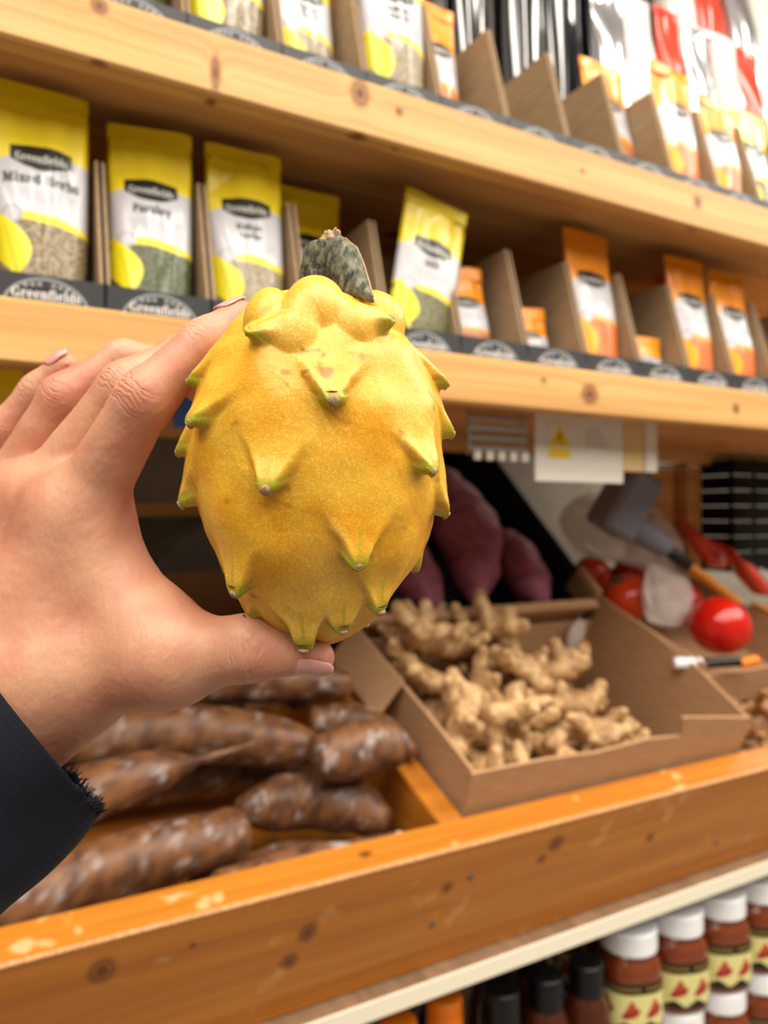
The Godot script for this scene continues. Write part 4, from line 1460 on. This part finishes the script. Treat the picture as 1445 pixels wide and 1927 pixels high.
func build_jars() -> void:
	var first: Node3D
	var words := ["nearest", "second", "third", "fourth", "fifth"]
	for lay in 2:
		for row in 2:
			for i in 5:
				var xf := Transform3D(Basis(Vector3.UP, deg_to_rad(8.0 * ((i * 3 + lay + row) % 3) - 26.0)), Vector3(0.722 + 0.0855 * i + row * 0.004, 0.4915 + lay * 0.1246, -0.676 - row * 0.083))
				var lb := "%s brown sauce jar with white lid in the %s %s layer" % [words[i], "front upper" if row == 0 and lay == 1 else "front lower" if row == 0 else "rear upper" if lay == 1 else "rear lower", ""]
				lb = lb.replace("  ", " ")
				if first == null:
					first = make_jar(lb)
					first.transform = xf
				else:
					copy(first, "sauce_jar", xf, lb)
	var b := make_bottle("black-capped sauce bottle standing right beside the jars", M.black_plastic, M.bottle_glass)
	b.transform = stand(0.648, 0.4915, -0.672, -30)
	var spots := [[0.588, -0.676, "second black-capped sauce bottle from the jars"], [0.527, -0.68, "third black-capped sauce bottle from the jars"], [0.618, -0.738, "black-capped bottle in the second row, nearer the jars"], [0.556, -0.74, "black-capped bottle in the second row, farther from the jars"], [0.655, -0.80, "black-capped bottle in the third row behind"]]
	for s: Array in spots:
		copy(b, "sauce_bottle", stand(s[0], 0.4915, s[1], -30), s[2])
	var d := make_bottle("dark bottle with orange cap near the metal shelf edge", M.orange_plastic, M.bottle_dark)
	d.transform = stand(0.462, 0.4915, -0.70, 20)
	copy(d, "sauce_bottle", stand(0.396, 0.4915, -0.69, 20), "dark orange-capped bottle at the left end of the bottles")
	copy(d, "sauce_bottle", stand(0.478, 0.4915, -0.765, 20), "dark orange-capped bottle in the second row")

func build_produce() -> void:
	# cassava roots
	var ca := Color(0.205, 0.088, 0.034)
	var cb := Color(0.082, 0.034, 0.018)
	var cw := Color(0.42, 0.37, 0.36)
	var roots := [
		[[[-0.10, 0.066, -0.03], [0.033, 0.078, -0.022], [0.13, 0.091, -0.02], [0.245, 0.103, -0.022]], [0.022, 0.029, 0.027, 0.026, 0.022], "large cassava root along the front board at the bottom left"],
		[[[0.185, 0.058, -0.036], [0.29, 0.064, -0.026], [0.36, 0.064, -0.020], [0.388, 0.062, -0.016]], [0.021, 0.021, 0.016, 0.008, 0.004], "slim cassava root with a pale thin tip against the front board"],
		[[[-0.09, 0.09, -0.015], [0.04, 0.112, -0.004], [0.13, 0.135, 0.0], [0.235, 0.158, -0.002], [0.246, 0.160, -0.002], [0.28, 0.158, 0.006]], [0.02, 0.026, 0.026, 0.024, 0.020, 0.004, 0.002], "waxed cassava root with a thin stem end at mid tray"],
		[[[0.235, 0.145, -0.04], [0.31, 0.135, -0.034], [0.362, 0.112, -0.036], [0.388, 0.082, -0.046]], [0.014, 0.027, 0.028, 0.016], "thick grey-brown cassava root beside the wooden divider"],
		[[[0.02, 0.215, 0.010], [0.09, 0.212, 0.014], [0.195, 0.208, 0.014], [0.285, 0.178, 0.010], [0.335, 0.15, 0.008]], [0.016, 0.028, 0.029, 0.027, 0.020], "long smooth cassava root just below the wrist"],
		[[[0.312, 0.142, 0.020], [0.36, 0.140, 0.026], [0.412, 0.133, 0.030]], [0.022, 0.027, 0.022], "short blunt cassava piece with a pale cut end"],
		[[[0.33, 0.195, 0.014], [0.385, 0.168, 0.026], [0.413, 0.125, 0.028], [0.419, 0.10, 0.022]], [0.020, 0.021, 0.015, 0.008], "tapered cassava end lying over the divider against the ginger box"],
		[[[0.10, 0.285, 0.010], [0.19, 0.262, 0.024], [0.30, 0.240, 0.026], [0.392, 0.20, 0.032]], [0.016, 0.025, 0.024, 0.015], "cassava root behind, below the thumb"],
		[[[0.335, 0.262, 0.012], [0.355, 0.285, 0.018], [0.375, 0.335, 0.03], [0.38, 0.385, 0.03]], [0.018, 0.023, 0.022, 0.014], "cassava root pointing back beside the ginger box flap"],
		[[[0.18, 0.10, -0.085], [0.28, 0.11, -0.085], [0.38, 0.10, -0.085]], [0.02, 0.026, 0.02], "cassava root lying underneath the others by the divider"],
		[[[-0.05, 0.13, -0.08], [0.08, 0.14, -0.075], [0.2, 0.17, -0.08]], [0.022, 0.03, 0.022], "cassava root lying underneath the others at the left"],
		[[[0.05, 0.25, -0.06], [0.2, 0.25, -0.05], [0.36, 0.22, -0.05]], [0.022, 0.032, 0.024], "cassava root lying underneath the long smooth one"],
		[[[-0.1, 0.33, -0.02], [0.1, 0.33, -0.01], [0.3, 0.31, -0.03]], [0.02, 0.03, 0.02], "cassava root at the back of the tray"],
	]
	var heap := []
	for i in roots.size():
		var c := []
		var rr := []
		var path: Array = roots[i][0]
		for k in 15:
			var f := k / 14.0
			var e := f * (path.size() - 1)
			var m := mini(path.size() - 2, int(e))
			var p0 := Vector3(path[m][0], path[m][1], path[m][2])
			var p1 := Vector3(path[m + 1][0], path[m + 1][1], path[m + 1][2])
			c.append(p0.lerp(p1, e - m))
			var h: float = f * (roots[i][1].size() - 1)
			var n := mini(roots[i][1].size() - 2, int(h))
			rr.append(lerpf(roots[i][1][n], roots[i][1][n + 1], h - n) * 1.13)
		heap.append({"p": Vector3.ZERO, "c": c, "r": rr, "w": 0.35 if i < 9 else 1.0})
	relax(heap, 40, Vector3(-0.56, 0.0385, -0.1165), Vector3(0.44, 0.60, 1.0))
	for i in roots.size():
		var r: Array = roots[i]
		var off: Vector3 = heap[i].p
		var p := []
		for q: Array in r[0]:
			p.append(tw(q[0] + off.x, q[1] + off.y, q[2] + off.z))
		var rr := []
		for q: float in r[1]:
			rr.append(q * 1.08)
		var g := root_geo(p, rr, 200 + i, 0.085, ca, cb, cw, 0.8)
		var ro := obj(g, "cassava_root", M.cassava)
		tag(ro, r[2], "cassava", "cassava roots in the tray")
		if i in [1, 5]:
			var e := Geo.new()
			var d: Vector3 = (p[-1] - p[-2]).normalized()
			e.tube([p[-1] - d * 0.006, p[-1] - d * 0.001, p[-1] + d * 0.002], [0.004, 0.0105 if i == 5 else 0.0045, 0.006 if i == 5 else 0.003], 14)
			tag(obj(e, "cut_end", M.pith, ro), "pale cut end")
	# ginger box
	var gb := thing("ginger_box", "open brown cardboard box full of ginger roots", "box")
	tplank("bottom_panel", M.kraft, gb, 0.452, 0.888, 0.046, 0.336, -0.117, -0.113, 0.0005)
	var front := Geo.new()
	var pf := PackedVector2Array([Vector2(0.448, -0.117), Vector2(0.892, -0.117), Vector2(0.892, 0.047), Vector2(0.752, 0.068), Vector2(0.762, 0.04), Vector2(0.70, 0.046), Vector2(0.62, 0.042), Vector2(0.54, 0.047), Vector2(0.446, 0.047)])
	front.prism(pf, 0.004, Transform3D(Basis(Vector3.RIGHT, TRAY_N, -TRAY_U), tw(0, 0.046, 0)))
	obj(front, "front_panel", M.kraft, gb)
	var sl := PackedVector2Array([Vector2(0.046, -0.117), Vector2(0.046, 0.047), Vector2(0.12, 0.053), Vector2(0.19, 0.055), Vector2(0.34, 0.064), Vector2(0.34, -0.117)])
	for s in [[0.448, sl, "left"], [0.886, PackedVector2Array([Vector2(0.046, -0.117), Vector2(0.046, 0.047), Vector2(0.13, 0.068), Vector2(0.22, 0.078), Vector2(0.34, 0.083), Vector2(0.34, -0.117)]), "right"]]:
		var g := Geo.new()
		g.prism(s[1], 0.004, Transform3D(Basis(TRAY_U, TRAY_N, Vector3.RIGHT), tw(s[0], 0, 0)))
		obj(g, "side_panel", M.kraft, gb)
	tplank("back_panel", M.kraft, gb, 0.452, 0.886, 0.337, 0.341, -0.117, 0.040, 0.0005)
	var fl := Geo.new()
	fl.box(tw(0.4285, 0.26, 0.044), Vector3(0.004, 0.055, 0.14), 0.0008, tray_basis() * Basis(Vector3(0, 0, 1), deg_to_rad(-30)))
	tag(obj(fl, "flap", M.kraft, gb), "outer flap of the box folded outwards")
	var kinds := []
	var points := []
	for i in 7:
		var gg := ginger_geo(300 + i * 7)
		points.append(last_bones.duplicate())
		kinds.append(gg.mesh())
	rng.seed = 66
	var count := 0
	var pile := []
	for lay in 2:
		for iu in 4:
			for ix in 6:
				var x := 0.492 + ix * 0.062 + rng.randf_range(-0.01, 0.01)
				var u := 0.092 + iu * 0.064 + rng.randf_range(-0.01, 0.01)
				var top := 0.020 + 0.05 * smoothstep(0.1, 0.28, u) * (1.0 - smoothstep(0.62, 0.80, x)) - 0.075 * smoothstep(0.68, 0.86, x) + 0.010 * sin(ix * 2.1 + iu)
				var n := top - 0.026 - lay * 0.05
				if n < -0.085 or (lay == 1 and (ix + iu) % 4 == 0): continue
				var b := Basis.from_euler(Vector3(rng.randf_range(-0.5, 0.5), rng.randf() * TAU, rng.randf_range(-0.6, 0.6))) * (rng.randf_range(0.95, 1.22) if ix < 5 else 0.85)
				var inv := tray_basis().transposed()
				var c := []
				var rr := []
				var sc := b.x.length()
				for q: Array in points[count % 7]:
					for e in [0.0, 0.5, 1.0]:
						var w: Vector3 = inv * (b * q[0].lerp(q[1], e))
						c.append(Vector3(w.x, -w.z, w.y))
						rr.append(lerpf(q[2], q[3], e) * sc * 1.08 + 0.0008)
				pile.append({"p": Vector3(x, u, n), "c": c, "r": rr, "w": 1.0, "b": b, "kind": count % 7, "basis": b, "label": "knobbly ginger root, %s from the left in the %s row, %s" % [["first", "second", "third", "fourth", "fifth", "sixth"][ix], ["front", "second", "third", "back"][iu], ["on top", "underneath"][lay]]})
				count += 1
	relax(pile, 44, Vector3(0.455, 0.053, -0.1125), Vector3(0.883, 0.334, 1.0), 0.0004)
	for it: Dictionary in pile:
		var o := MeshInstance3D.new()
		o.mesh = kinds[it.kind]
		o.material_override = M.ginger
		o.name = numbered("ginger_root")
		add_child(o, true)
		o.transform = Transform3D(it.basis, tw(it.p.x, it.p.y, it.p.z))
		tag(o, it.label, "ginger", "ginger roots in the box")
	var scrap := Geo.new()
	scrap = crumple_geo(0.03, 0.05, 0.012, 7, 0.004)
	tag(obj(scrap, "plastic_scrap", M.clear_film, self, Transform3D(tray_basis() * Basis.from_euler(Vector3(-0.3, 0, -0.4)), tw(0.835, 0.318, 0.028))), "scrap of clear plastic in the back corner of the ginger box", "plastic")
	# sweet potato box, propped steeper
	var th := deg_to_rad(42.0)
	var bu := Vector3(0, sin(th), -cos(th))
	var bn := Vector3(0, cos(th), sin(th))
	var bo := Vector3(0, 1.114, -0.884)
	var bb := Basis(Vector3.RIGHT, bn, -bu)
	var sb := thing("sweet_potato_box", "dark cardboard box of purple sweet potatoes, tilted behind the ginger", "box")
	var bx := func(called: String, m: Material, x0: float, x1: float, u0: float, u1: float, n0: float, n1: float) -> void:
		var g := Geo.new()
		g.box(bo + Vector3((x0 + x1) / 2, 0, 0) + bu * (u0 + u1) / 2 + bn * (n0 + n1) / 2, Vector3(x1 - x0, n1 - n0, u1 - u0), 0.0015, bb)
		obj(g, called, m, sb)
	bx.call("bottom_panel", M.carton_black, 0.459, 0.868, 0.0, 0.50, -0.135, -0.13)
	bx.call("front_panel", M.kraft, 0.459, 0.868, 0.0, 0.006, -0.13, 0.0)
	bx.call("rim", M.kraft, 0.456, 0.873, -0.012, 0.004, -0.006, 0.004)
	bx.call("back_panel", M.carton_black, 0.459, 0.868, 0.494, 0.50, -0.13, 0.0)
	bx.call("side_panel", M.carton_black, 0.455, 0.459, 0.0, 0.50, -0.13, 0.0)
	bx.call("side_panel", M.carton_black, 0.868, 0.873, 0.0, 0.50, -0.13, 0.012)
	bx.call("corner_flap", M.kraft, 0.868, 0.876, 0.0, 0.06, -0.03, 0.022)
	var pa := Color(0.40, 0.115, 0.19)
	var pb := Color(0.24, 0.072, 0.105)
	var pw := Color(0.42, 0.26, 0.20)
	var pots := [
		[[[0.596, 0.022, -0.02], [0.59, 0.045, -0.02], [0.58, 0.12, -0.02], [0.565, 0.20, -0.03], [0.56, 0.26, -0.04]], [0.014, 0.036, 0.043, 0.036, 0.012], "purple sweet potato nearest the fruit with a pale cut tip"],
		[[[0.660, 0.018, -0.022], [0.672, 0.05, -0.012], [0.70, 0.13, 0.0], [0.715, 0.22, -0.004], [0.715, 0.31, -0.02]], [0.010, 0.038, 0.056, 0.050, 0.012], "largest purple sweet potato in the middle of the box"],
		[[[0.800, 0.018, -0.03], [0.798, 0.04, -0.028], [0.80, 0.10, -0.028], [0.81, 0.16, -0.04], [0.81, 0.22, -0.05]], [0.012, 0.034, 0.040, 0.034, 0.012], "purple sweet potato at the right side of the box"],
		[[[0.505, 0.04, -0.06], [0.507, 0.09, -0.06], [0.505, 0.17, -0.06], [0.505, 0.24, -0.07]], [0.012, 0.034, 0.034, 0.012], "purple sweet potato at the left side of the box, behind the fruit"],
		[[[0.60, 0.30, -0.06], [0.60, 0.36, -0.05], [0.60, 0.44, -0.06]], [0.02, 0.045, 0.02], "purple sweet potato at the upper end of the box"],
		[[[0.77, 0.27, -0.06], [0.78, 0.34, -0.06], [0.78, 0.42, -0.07]], [0.02, 0.042, 0.02], "purple sweet potato in the dark upper corner of the box"],
	]
	for i in pots.size():
		var p := []
		for q: Array in pots[i][0]:
			p.append(bo + Vector3(q[0], 0, 0) + bu * q[1] + bn * q[2])
		var so := obj(root_geo(p, pots[i][1], 400 + i, 0.10, pa, pb, pw, 0.35), "sweet_potato", M.potato)
		tag(so, pots[i][2], "sweet potato", "sweet potatoes in the dark box")
		if i < 3:
			var e := Geo.new()
			var d: Vector3 = (p[0] - p[1]).normalized()
			e.tube([p[0] - d * 0.008, p[0] - d * 0.001, p[0] + d * 0.003], [0.006, [0.0125, 0.009, 0.0075][i], 0.006], 14)
			tag(obj(e, "cut_end", M.pith, so), "pale cut end")
	# tomatoes in their box
	var tb := thing("tomato_box", "low brown cardboard box with red tomatoes right of the ginger", "box")
	tplank("bottom_panel", M.kraft, tb, 0.900, 1.186, 0.13, 0.46, 0.0, 0.004, 0.0005)
	tplank("side_panel", M.kraft, tb, 0.896, 0.900, 0.13, 0.46, 0.0, 0.075, 0.0008)
	tplank("side_panel", M.kraft, tb, 1.182, 1.186, 0.13, 0.46, 0.0, 0.075, 0.0008)
	tplank("front_panel", M.kraft, tb, 0.900, 1.182, 0.13, 0.134, 0.0, 0.055, 0.0008)
	tplank("back_panel", M.kraft, tb, 0.900, 1.182, 0.456, 0.46, 0.0, 0.075, 0.0008)
	for e in [[0.93, 0.2], [1.14, 0.2], [0.93, 0.4], [1.14, 0.4]]:
		tplank("foot_block", M.kraft, tb, e[0] - 0.03, e[0] + 0.03, e[1] - 0.03, e[1] + 0.03, -0.1175, 0.0, 0.001)
	var toms := [[Vector3(0.987, 1.085, -0.742), 0.044, "large ripe red tomato at the right behind the pen", 0], [Vector3(0.949, 1.114, -0.8886), 0.0405, "orange-red tomato behind the ginger box edge", 1], [Vector3(1.05, 1.150, -0.965), 0.036, "red tomato at the back below the grey mallet", 0], [Vector3(0.945, 1.152, -0.964), 0.030, "small dull red tomato behind the sweet potato box corner", 1], [Vector3(1.04, 1.105, -0.86), 0.037, "red tomato half hidden behind the largest one", 0]]
	for e: Array in toms:
		var t := thing("tomato", e[2], "tomato", Transform3D(Basis.from_euler(Vector3(0.5, e[1] * 900.0, 0.3)), e[0]), "tomatoes in the box")
		var g := Geo.new()
		var r: float = e[1]
		var prof := []
		for i in 25:
			var a := PI * i / 24.0
			prof.append([maxf(0.0004, r * 1.03 * sin(a)), -r * 0.98 * cos(a) - (0.16 * r * exp(-pow(a - PI, 2.0) * 14.0))])
		g.lathe(prof, 40)
		obj(g, "tomato_skin", M.tomato if e[3] == 0 else M.orange_tomato, t)
		for k in 5:
			var lf := Geo.new()
			var a := TAU * k / 5.0
			var o := Vector3(cos(a), 0, sin(a))
			lf.tube([Vector3(0, r * 0.80, 0), o * r * 0.22 + Vector3(0, r * 0.88, 0), o * r * 0.46 + Vector3(0, r * 0.90, 0)], [0.0016, 0.0028, 0.0003], 6)
			obj(lf, "sepal", M.leaf, t)
	tag(obj(crumple_geo(0.22, 0.13, 0.05, 17, 0.010), "plastic_bag", M.clear_film, self, Transform3D(Basis.from_euler(Vector3(-0.55, -0.35, -0.32)), Vector3(0.998, 1.221, -0.945))), "crumpled clear plastic bag over the tomatoes", "plastic bag")
	tag(obj(crumple_geo(0.08, 0.105, 0.024, 18, 0.005), "plastic_bag", M.clear_film, self, Transform3D(Basis.from_euler(Vector3(-0.15, -0.5, -0.12)), Vector3(0.9620, 1.1300, -0.8200))), "end of clear plastic hanging between the orange-red and the largest tomato", "plastic bag")
	# turmeric-like small roots at the right edge
	var few := []
	for i in 12:
		var b := Basis.from_euler(Vector3(i * 0.7, i * 1.9, i * 0.4)) * 0.6
		var c := []
		var rr := []
		for q: Array in points[i % 7]:
			for e in [0.0, 0.5, 1.0]:
				var w: Vector3 = tray_basis().transposed() * (b * q[0].lerp(q[1], e))
				c.append(Vector3(w.x, -w.z, w.y))
				rr.append(lerpf(q[2], q[3], e) * 0.6 * 1.08 + 0.0006)
		few.append({"p": Vector3(0.94 + 0.05 * (i % 6), 0.07 + 0.03 * (i / 6), 0.0 + 0.012 * (i % 3)), "c": c, "r": rr, "w": 1.0, "basis": b})
	relax(few, 26, Vector3(0.905, 0.04, -0.0295), Vector3(1.25, 0.128, 1.0))
	for i in 12:
		var o := MeshInstance3D.new()
		o.mesh = kinds[i % 7]
		o.material_override = M.turmeric
		o.name = numbered("small_root")
		add_child(o, true)
		o.transform = Transform3D(few[i].basis, tw(few[i].p.x, few[i].p.y, few[i].p.z))
		tag(o, "small brown root piled in the tray corner at the right picture edge", "root", "small brown roots at the right")
	tplank("root_carton", M.kraft, self, 0.905, 1.25, 0.04, 0.125, -0.1175, -0.03, 0.002)
	tag(get_child(get_child_count() - 1), "low brown carton under the small roots", "carton")

func build_behind() -> void:
	# ledges against the wall
	var lg := thing("rear_ledge", "dark wooden ledge in the shadow behind the hand", "ledge")
	plank("ledge_board", M.pine, lg, -0.6, 0.43, 1.25, 1.27, -1.22, -1.479)
	for e in [[0.02, 0.11, 0.20, M.seal_yellow, "yellow carton in the shadow at the left edge"], [0.345, 0.06, 0.135, M.blue, "blue packet in the shadow between fingers and fruit"], [0.405, 0.03, 0.06, M.seal_orange, "small orange packet in the shadow behind the fruit"]]:
		var o := make_bag("rear_packet", e[4], e[3], e[3], e[1], e[2], 0.03, int(e[1] * 1000), "packets in the shadow")
		o.transform = stand(e[0], 1.2705, -1.26)
	var db := thing("dark_box", "dark brown carton in the shadow below the fingers", "carton")
	tplank("front_panel", M.kraft, db, -0.05, 0.40, 0.43, 0.436, -0.116, 0.03, 0.001)
	tplank("back_panel", M.kraft, db, -0.05, 0.40, 0.60, 0.606, -0.116, 0.03, 0.001)
	tplank("side_panel", M.kraft, db, -0.05, -0.045, 0.436, 0.60, -0.116, 0.03, 0.001)
	tplank("side_panel", M.kraft, db, 0.395, 0.40, 0.436, 0.60, -0.116, 0.03, 0.001)
	tplank("bottom_panel", M.kraft, db, -0.045, 0.395, 0.436, 0.60, -0.116, -0.112, 0.001)
	# things hung under the middle shelf, just behind its front board
	tag(plank("yellow_card", M.seal_yellow, self, -0.07, 0.034, 1.341, 1.3705, -0.680, -0.682, 0.0005), "yellow card hanging under the middle shelf at the left edge", "card")
	tag(plank("blue_card", M.blue, self, 0.172, 0.21, 1.338, 1.3705, -0.745, -0.747, 0.0005), "blue card hanging under the middle shelf behind the index finger", "card")
	var cab := thing("hanging_sign", "white card with a yellow warning triangle hanging under the middle shelf", "sign")
	plank("card", M.white_board, cab, 0.560, 0.699, 1.2905, 1.3705, -0.660, -0.663, 0.0006)
	plank("warning_triangle", M.warning, cab, 0.578, 0.613, 1.317, 1.3585, -0.6592, -0.660, 0.0002)
	for k in 4:
		plank("printed_line", M.grey_print, cab, 0.636, 0.676 - 0.005 * k, 1.334 + k * 0.006, 1.3357 + k * 0.006, -0.6596, -0.660, 0.0001)
	tag(plank("beige_card", M.beige, self, 0.702, 0.737, 1.306, 1.3705, -0.662, -0.664, 0.0005), "beige card hanging right beside the white sign", "card")
	tag(plank("white_strip", M.white_board, self, 0.739, 0.760, 1.306, 1.3705, -0.661, -0.664, 0.0005), "narrow white strip hanging right of the beige card", "strip")
	tag(plank("wooden_board", M.pine, self, 1.12, 1.186, 1.10, 1.345, -0.99, -1.01), "upright wooden board behind the grey mallet", "board")
	var rk := thing("price_rack", "grey metal rack hanging left of the white sign", "rack")
	for k in 4:
		plank("rail", M.tin, rk, 0.470, 0.553, 1.322 + k * 0.0115, 1.3285 + k * 0.0115, -0.664, -0.668, 0.001)
	for k in 5:
		plank("clip", M.white_board, rk, 0.476 + k * 0.0165, 0.486 + k * 0.0165, 1.312, 1.3225, -0.661, -0.665, 0.001)
	for x in [0.474, 0.549]:
		plank("hanger", M.tin, rk, x - 0.002, x + 0.002, 1.318, 1.3705, -0.6685, -0.671, 0.0008)
	# grey mallet with a wooden handle
	var ml := thing("mallet", "mallet with grey rubber head lying on the plastic bag", "mallet", Transform3D(Basis(Vector3(0.756, -0.505, 0.416), Vector3(0.442, 0.863, 0.243), Vector3(-0.482, 0.0, 0.876)).orthonormalized(), Vector3(0.872, 1.272, -0.8214)))
	var g := Geo.new()
	g.box(Vector3.ZERO, Vector3(0.064, 0.104, 0.06), 0.007)
	obj(g, "head", M.grey_rubber, ml, Transform3D(Basis(Vector3.UP, deg_to_rad(24)), Vector3.ZERO))
	g = Geo.new()
	g.tube([Vector3(0.02, -0.022, -0.01), Vector3(0.06, -0.024, -0.016), Vector3(0.098, -0.026, -0.022)], [0.020, 0.020, 0.017], 14)
	obj(g, "neck", M.grey_rubber, ml)
	g = Geo.new()
	g.tube([Vector3(0.096, -0.026, -0.022), Vector3(0.145, -0.03, -0.03)], [0.011, 0.011], 12)
	obj(g, "grip", M.black_plastic, ml)
	g = Geo.new()
	g.tube([Vector3(0.144, -0.03, -0.03), Vector3(0.25, -0.04, -0.045)], [0.0085, 0.0085], 12)
	obj(g, "handle", M.amber_tile, ml)
	# marker pen on the box edge
	var pen := thing("marker_pen", "black marker pen with white cap lying before the tomato", "pen", Transform3D(Basis(Vector3.UP, deg_to_rad(-29)), Vector3(0.908, 1.041, -0.712)))
	for e in [["cap", M.white_plastic, -0.04, 0.0, 0.0085], ["barrel", M.black_plastic, 0.0, 0.055, 0.0075], ["end_plug", M.orange_plastic, 0.055, 0.08, 0.0075]]:
		g = Geo.new()
		g.tube([Vector3(e[2], 0, 0), Vector3(e[2] + 0.002, 0.0, 0.0), Vector3(e[3] - 0.002, 0.004 * e[3] / 0.08, 0), Vector3(e[3], 0.004 * e[3] / 0.08, 0)], [e[4] * 0.8, e[4], e[4], e[4] * 0.85], 14)
		obj(g, e[0], e[1], pen)
	# black crate at the right
	var cr := thing("black_crate", "black plastic mesh crate in the shadow at the right edge", "crate")
	for k in 7:
		plank("slat", M.crate_plastic, cr, 1.24, 1.46, 1.155 + k * 0.029, 1.1825 + k * 0.029, -0.90, -0.906)
		plank("slat", M.crate_plastic, cr, 1.24, 1.246, 1.155 + k * 0.029, 1.1825 + k * 0.029, -0.912, -1.16)
	for x in [1.243, 1.31, 1.385, 1.457]:
		plank("rib", M.crate_plastic, cr, x - 0.004, x + 0.004, 1.15, 1.36, -0.9065, -0.912)
	plank("crate_floor", M.crate_plastic, cr, 1.24, 1.46, 1.146, 1.154, -0.90, -1.16)
	plank("crate_back", M.crate_plastic, cr, 1.24, 1.46, 1.154, 1.36, -1.161, -1.168)
	# packets lying by the crate
	for e in [[Vector3(1.15, 1.165, -0.865), M.red_film, 0.09, 0.10, "red packet lying below the black crate", 0.5], [Vector3(1.17, 1.125, -0.80), M.red_film, 0.08, 0.09, "second red packet, nearer the tomato", 0.9], [Vector3(1.105, 1.20, -0.925), M.white_film, 0.05, 0.07, "white and yellow packet by the wooden post", 0.2], [Vector3(1.215, 1.105, -0.775), M.white_film, 0.07, 0.06, "white packet at the right picture edge", 0.6]]:
		var o := make_bag("loose_packet", e[4], e[1], M.seal_yellow if e[5] == 0.2 else e[1], e[2], e[3], 0.025, int(e[5] * 100), "loose packets at the right")
		o.transform = Transform3D(Basis.from_euler(Vector3(-0.7, e[5], e[5] - 0.7)), e[0])
		o.set_meta("category", "packet")

func build_lights() -> void:
	var first := true
	var spots := []
	for x in [-1.4, -0.7, 0.0, 0.7, 1.4, 2.1, 2.8, 3.5]:
		for z in [0.25, 1.55]:
			spots.append([x, z, 1.15 if z < 1.0 else 0.8])
	spots += [[2.4, -0.9, 1.0], [3.6, -0.9, 1.0]]
	for e: Array in spots:
		var t := thing("ceiling_light", "long white ceiling light strip over the aisle", "ceiling light", Transform3D(Basis(), Vector3(e[0], 2.75, e[1])), "ceiling lights")
		var g := Geo.new()
		g.box(Vector3(0, -0.02, 0), Vector3(0.20, 0.04, 1.24), 0.004)
		obj(g, "housing", M.white_plastic, t)
		g = Geo.new()
		g.box(Vector3(0, -0.042, 0), Vector3(0.15, 0.004, 1.18), 0.001)
		obj(g, "light_diffuser", M.lamp, t)
		var l := AreaLight3D.new()
		l.name = "panel_light"
		l.area_size = Vector2(0.15, 1.18)
		l.light_color = Color(1.0, 0.965, 0.91)
		l.light_energy = LIGHT * e[2]
		l.shadow_enabled = true
		l.transform = Transform3D(Basis(Vector3.RIGHT, -PI / 2), Vector3(0, -0.047, 0))
		t.add_child(l)
		first = false

const LIGHT := 1.38
const EXPOSURE := 1.0

func _ready() -> void:
	var cam := Camera3D.new()
	cam.name = "camera"
	var yaw := deg_to_rad(28.8)
	cam.transform = Transform3D(Basis(Vector3.UP, -yaw) * Basis(Vector3.RIGHT, deg_to_rad(0.35)), Vector3(0, 1.25, 0))
	var at := CameraAttributesPhysical.new()
	at.frustum_focal_length = 17.44
	at.frustum_focus_distance = 0.222
	at.exposure_aperture = 6.8
	cam.attributes = at
	add_child(cam)
	cam.fov = rad_to_deg(2.0 * atan(963.5 / 1400.0))
	cam.near = 0.02
	var we := WorldEnvironment.new()
	var env := Environment.new()
	env.background_mode = Environment.BG_COLOR
	env.background_color = Color(0.0, 0.0, 0.0)
	env.tonemap_mode = Environment.TONE_MAPPER_LINEAR
	env.tonemap_exposure = EXPOSURE
	env.sdfgi_enabled = true
	env.ssao_enabled = true
	env.ssil_enabled = true
	we.environment = env
	add_child(we)
	make_materials()
	M.worn_wood = tiled(mottle(256, 256, rgb(226, 172, 124), rgb(196, 132, 84), 6.0, 6.0, 77, 1.4), Vector3(12, 12, 12), 0.6, 0.35)
	M.pith = tiled(mottle(64, 64, rgb(206, 190, 158), rgb(170, 150, 118), 14.0, 14.0, 78, 1.2), Vector3(40, 40, 40), 0.8, 0.3)
	M.turmeric = M.ginger.duplicate()
	M.turmeric.albedo_color = rgb(196, 170, 150)
	M.blue = mat(rgb(60, 110, 190), 0.3, 0.5)
	M.beige = mat(rgb(226, 196, 140), 0.6, 0.4)
	M.grey_print = mat(rgb(176, 174, 170), 0.7, 0.3)
	var wi := Image.create_empty(128, 180, false, Image.FORMAT_RGB8)
	wi.fill(rgb(240, 206, 20))
	wi.fill_rect(Rect2i(0, 0, 128, 180), rgb(232, 228, 220))
	fill_poly(wi, PackedVector2Array([Vector2(64, 4), Vector2(124, 118), Vector2(4, 118)]), rgb(238, 204, 16))
	fill_poly(wi, PackedVector2Array([Vector2(64, 40), Vector2(74, 74), Vector2(66, 74), Vector2(70, 104), Vector2(54, 70), Vector2(62, 70)]), rgb(60, 50, 10))
	wi.fill_rect(Rect2i(4, 128, 120, 48), rgb(238, 204, 16))
	M.warning = textured(wi, 0.5, 0.4)
	build_lights()
	build_room()
	build_shelves()
	build_person()
	build_fruit()
	build_packets()
	build_jars()
	build_produce()
	build_behind()
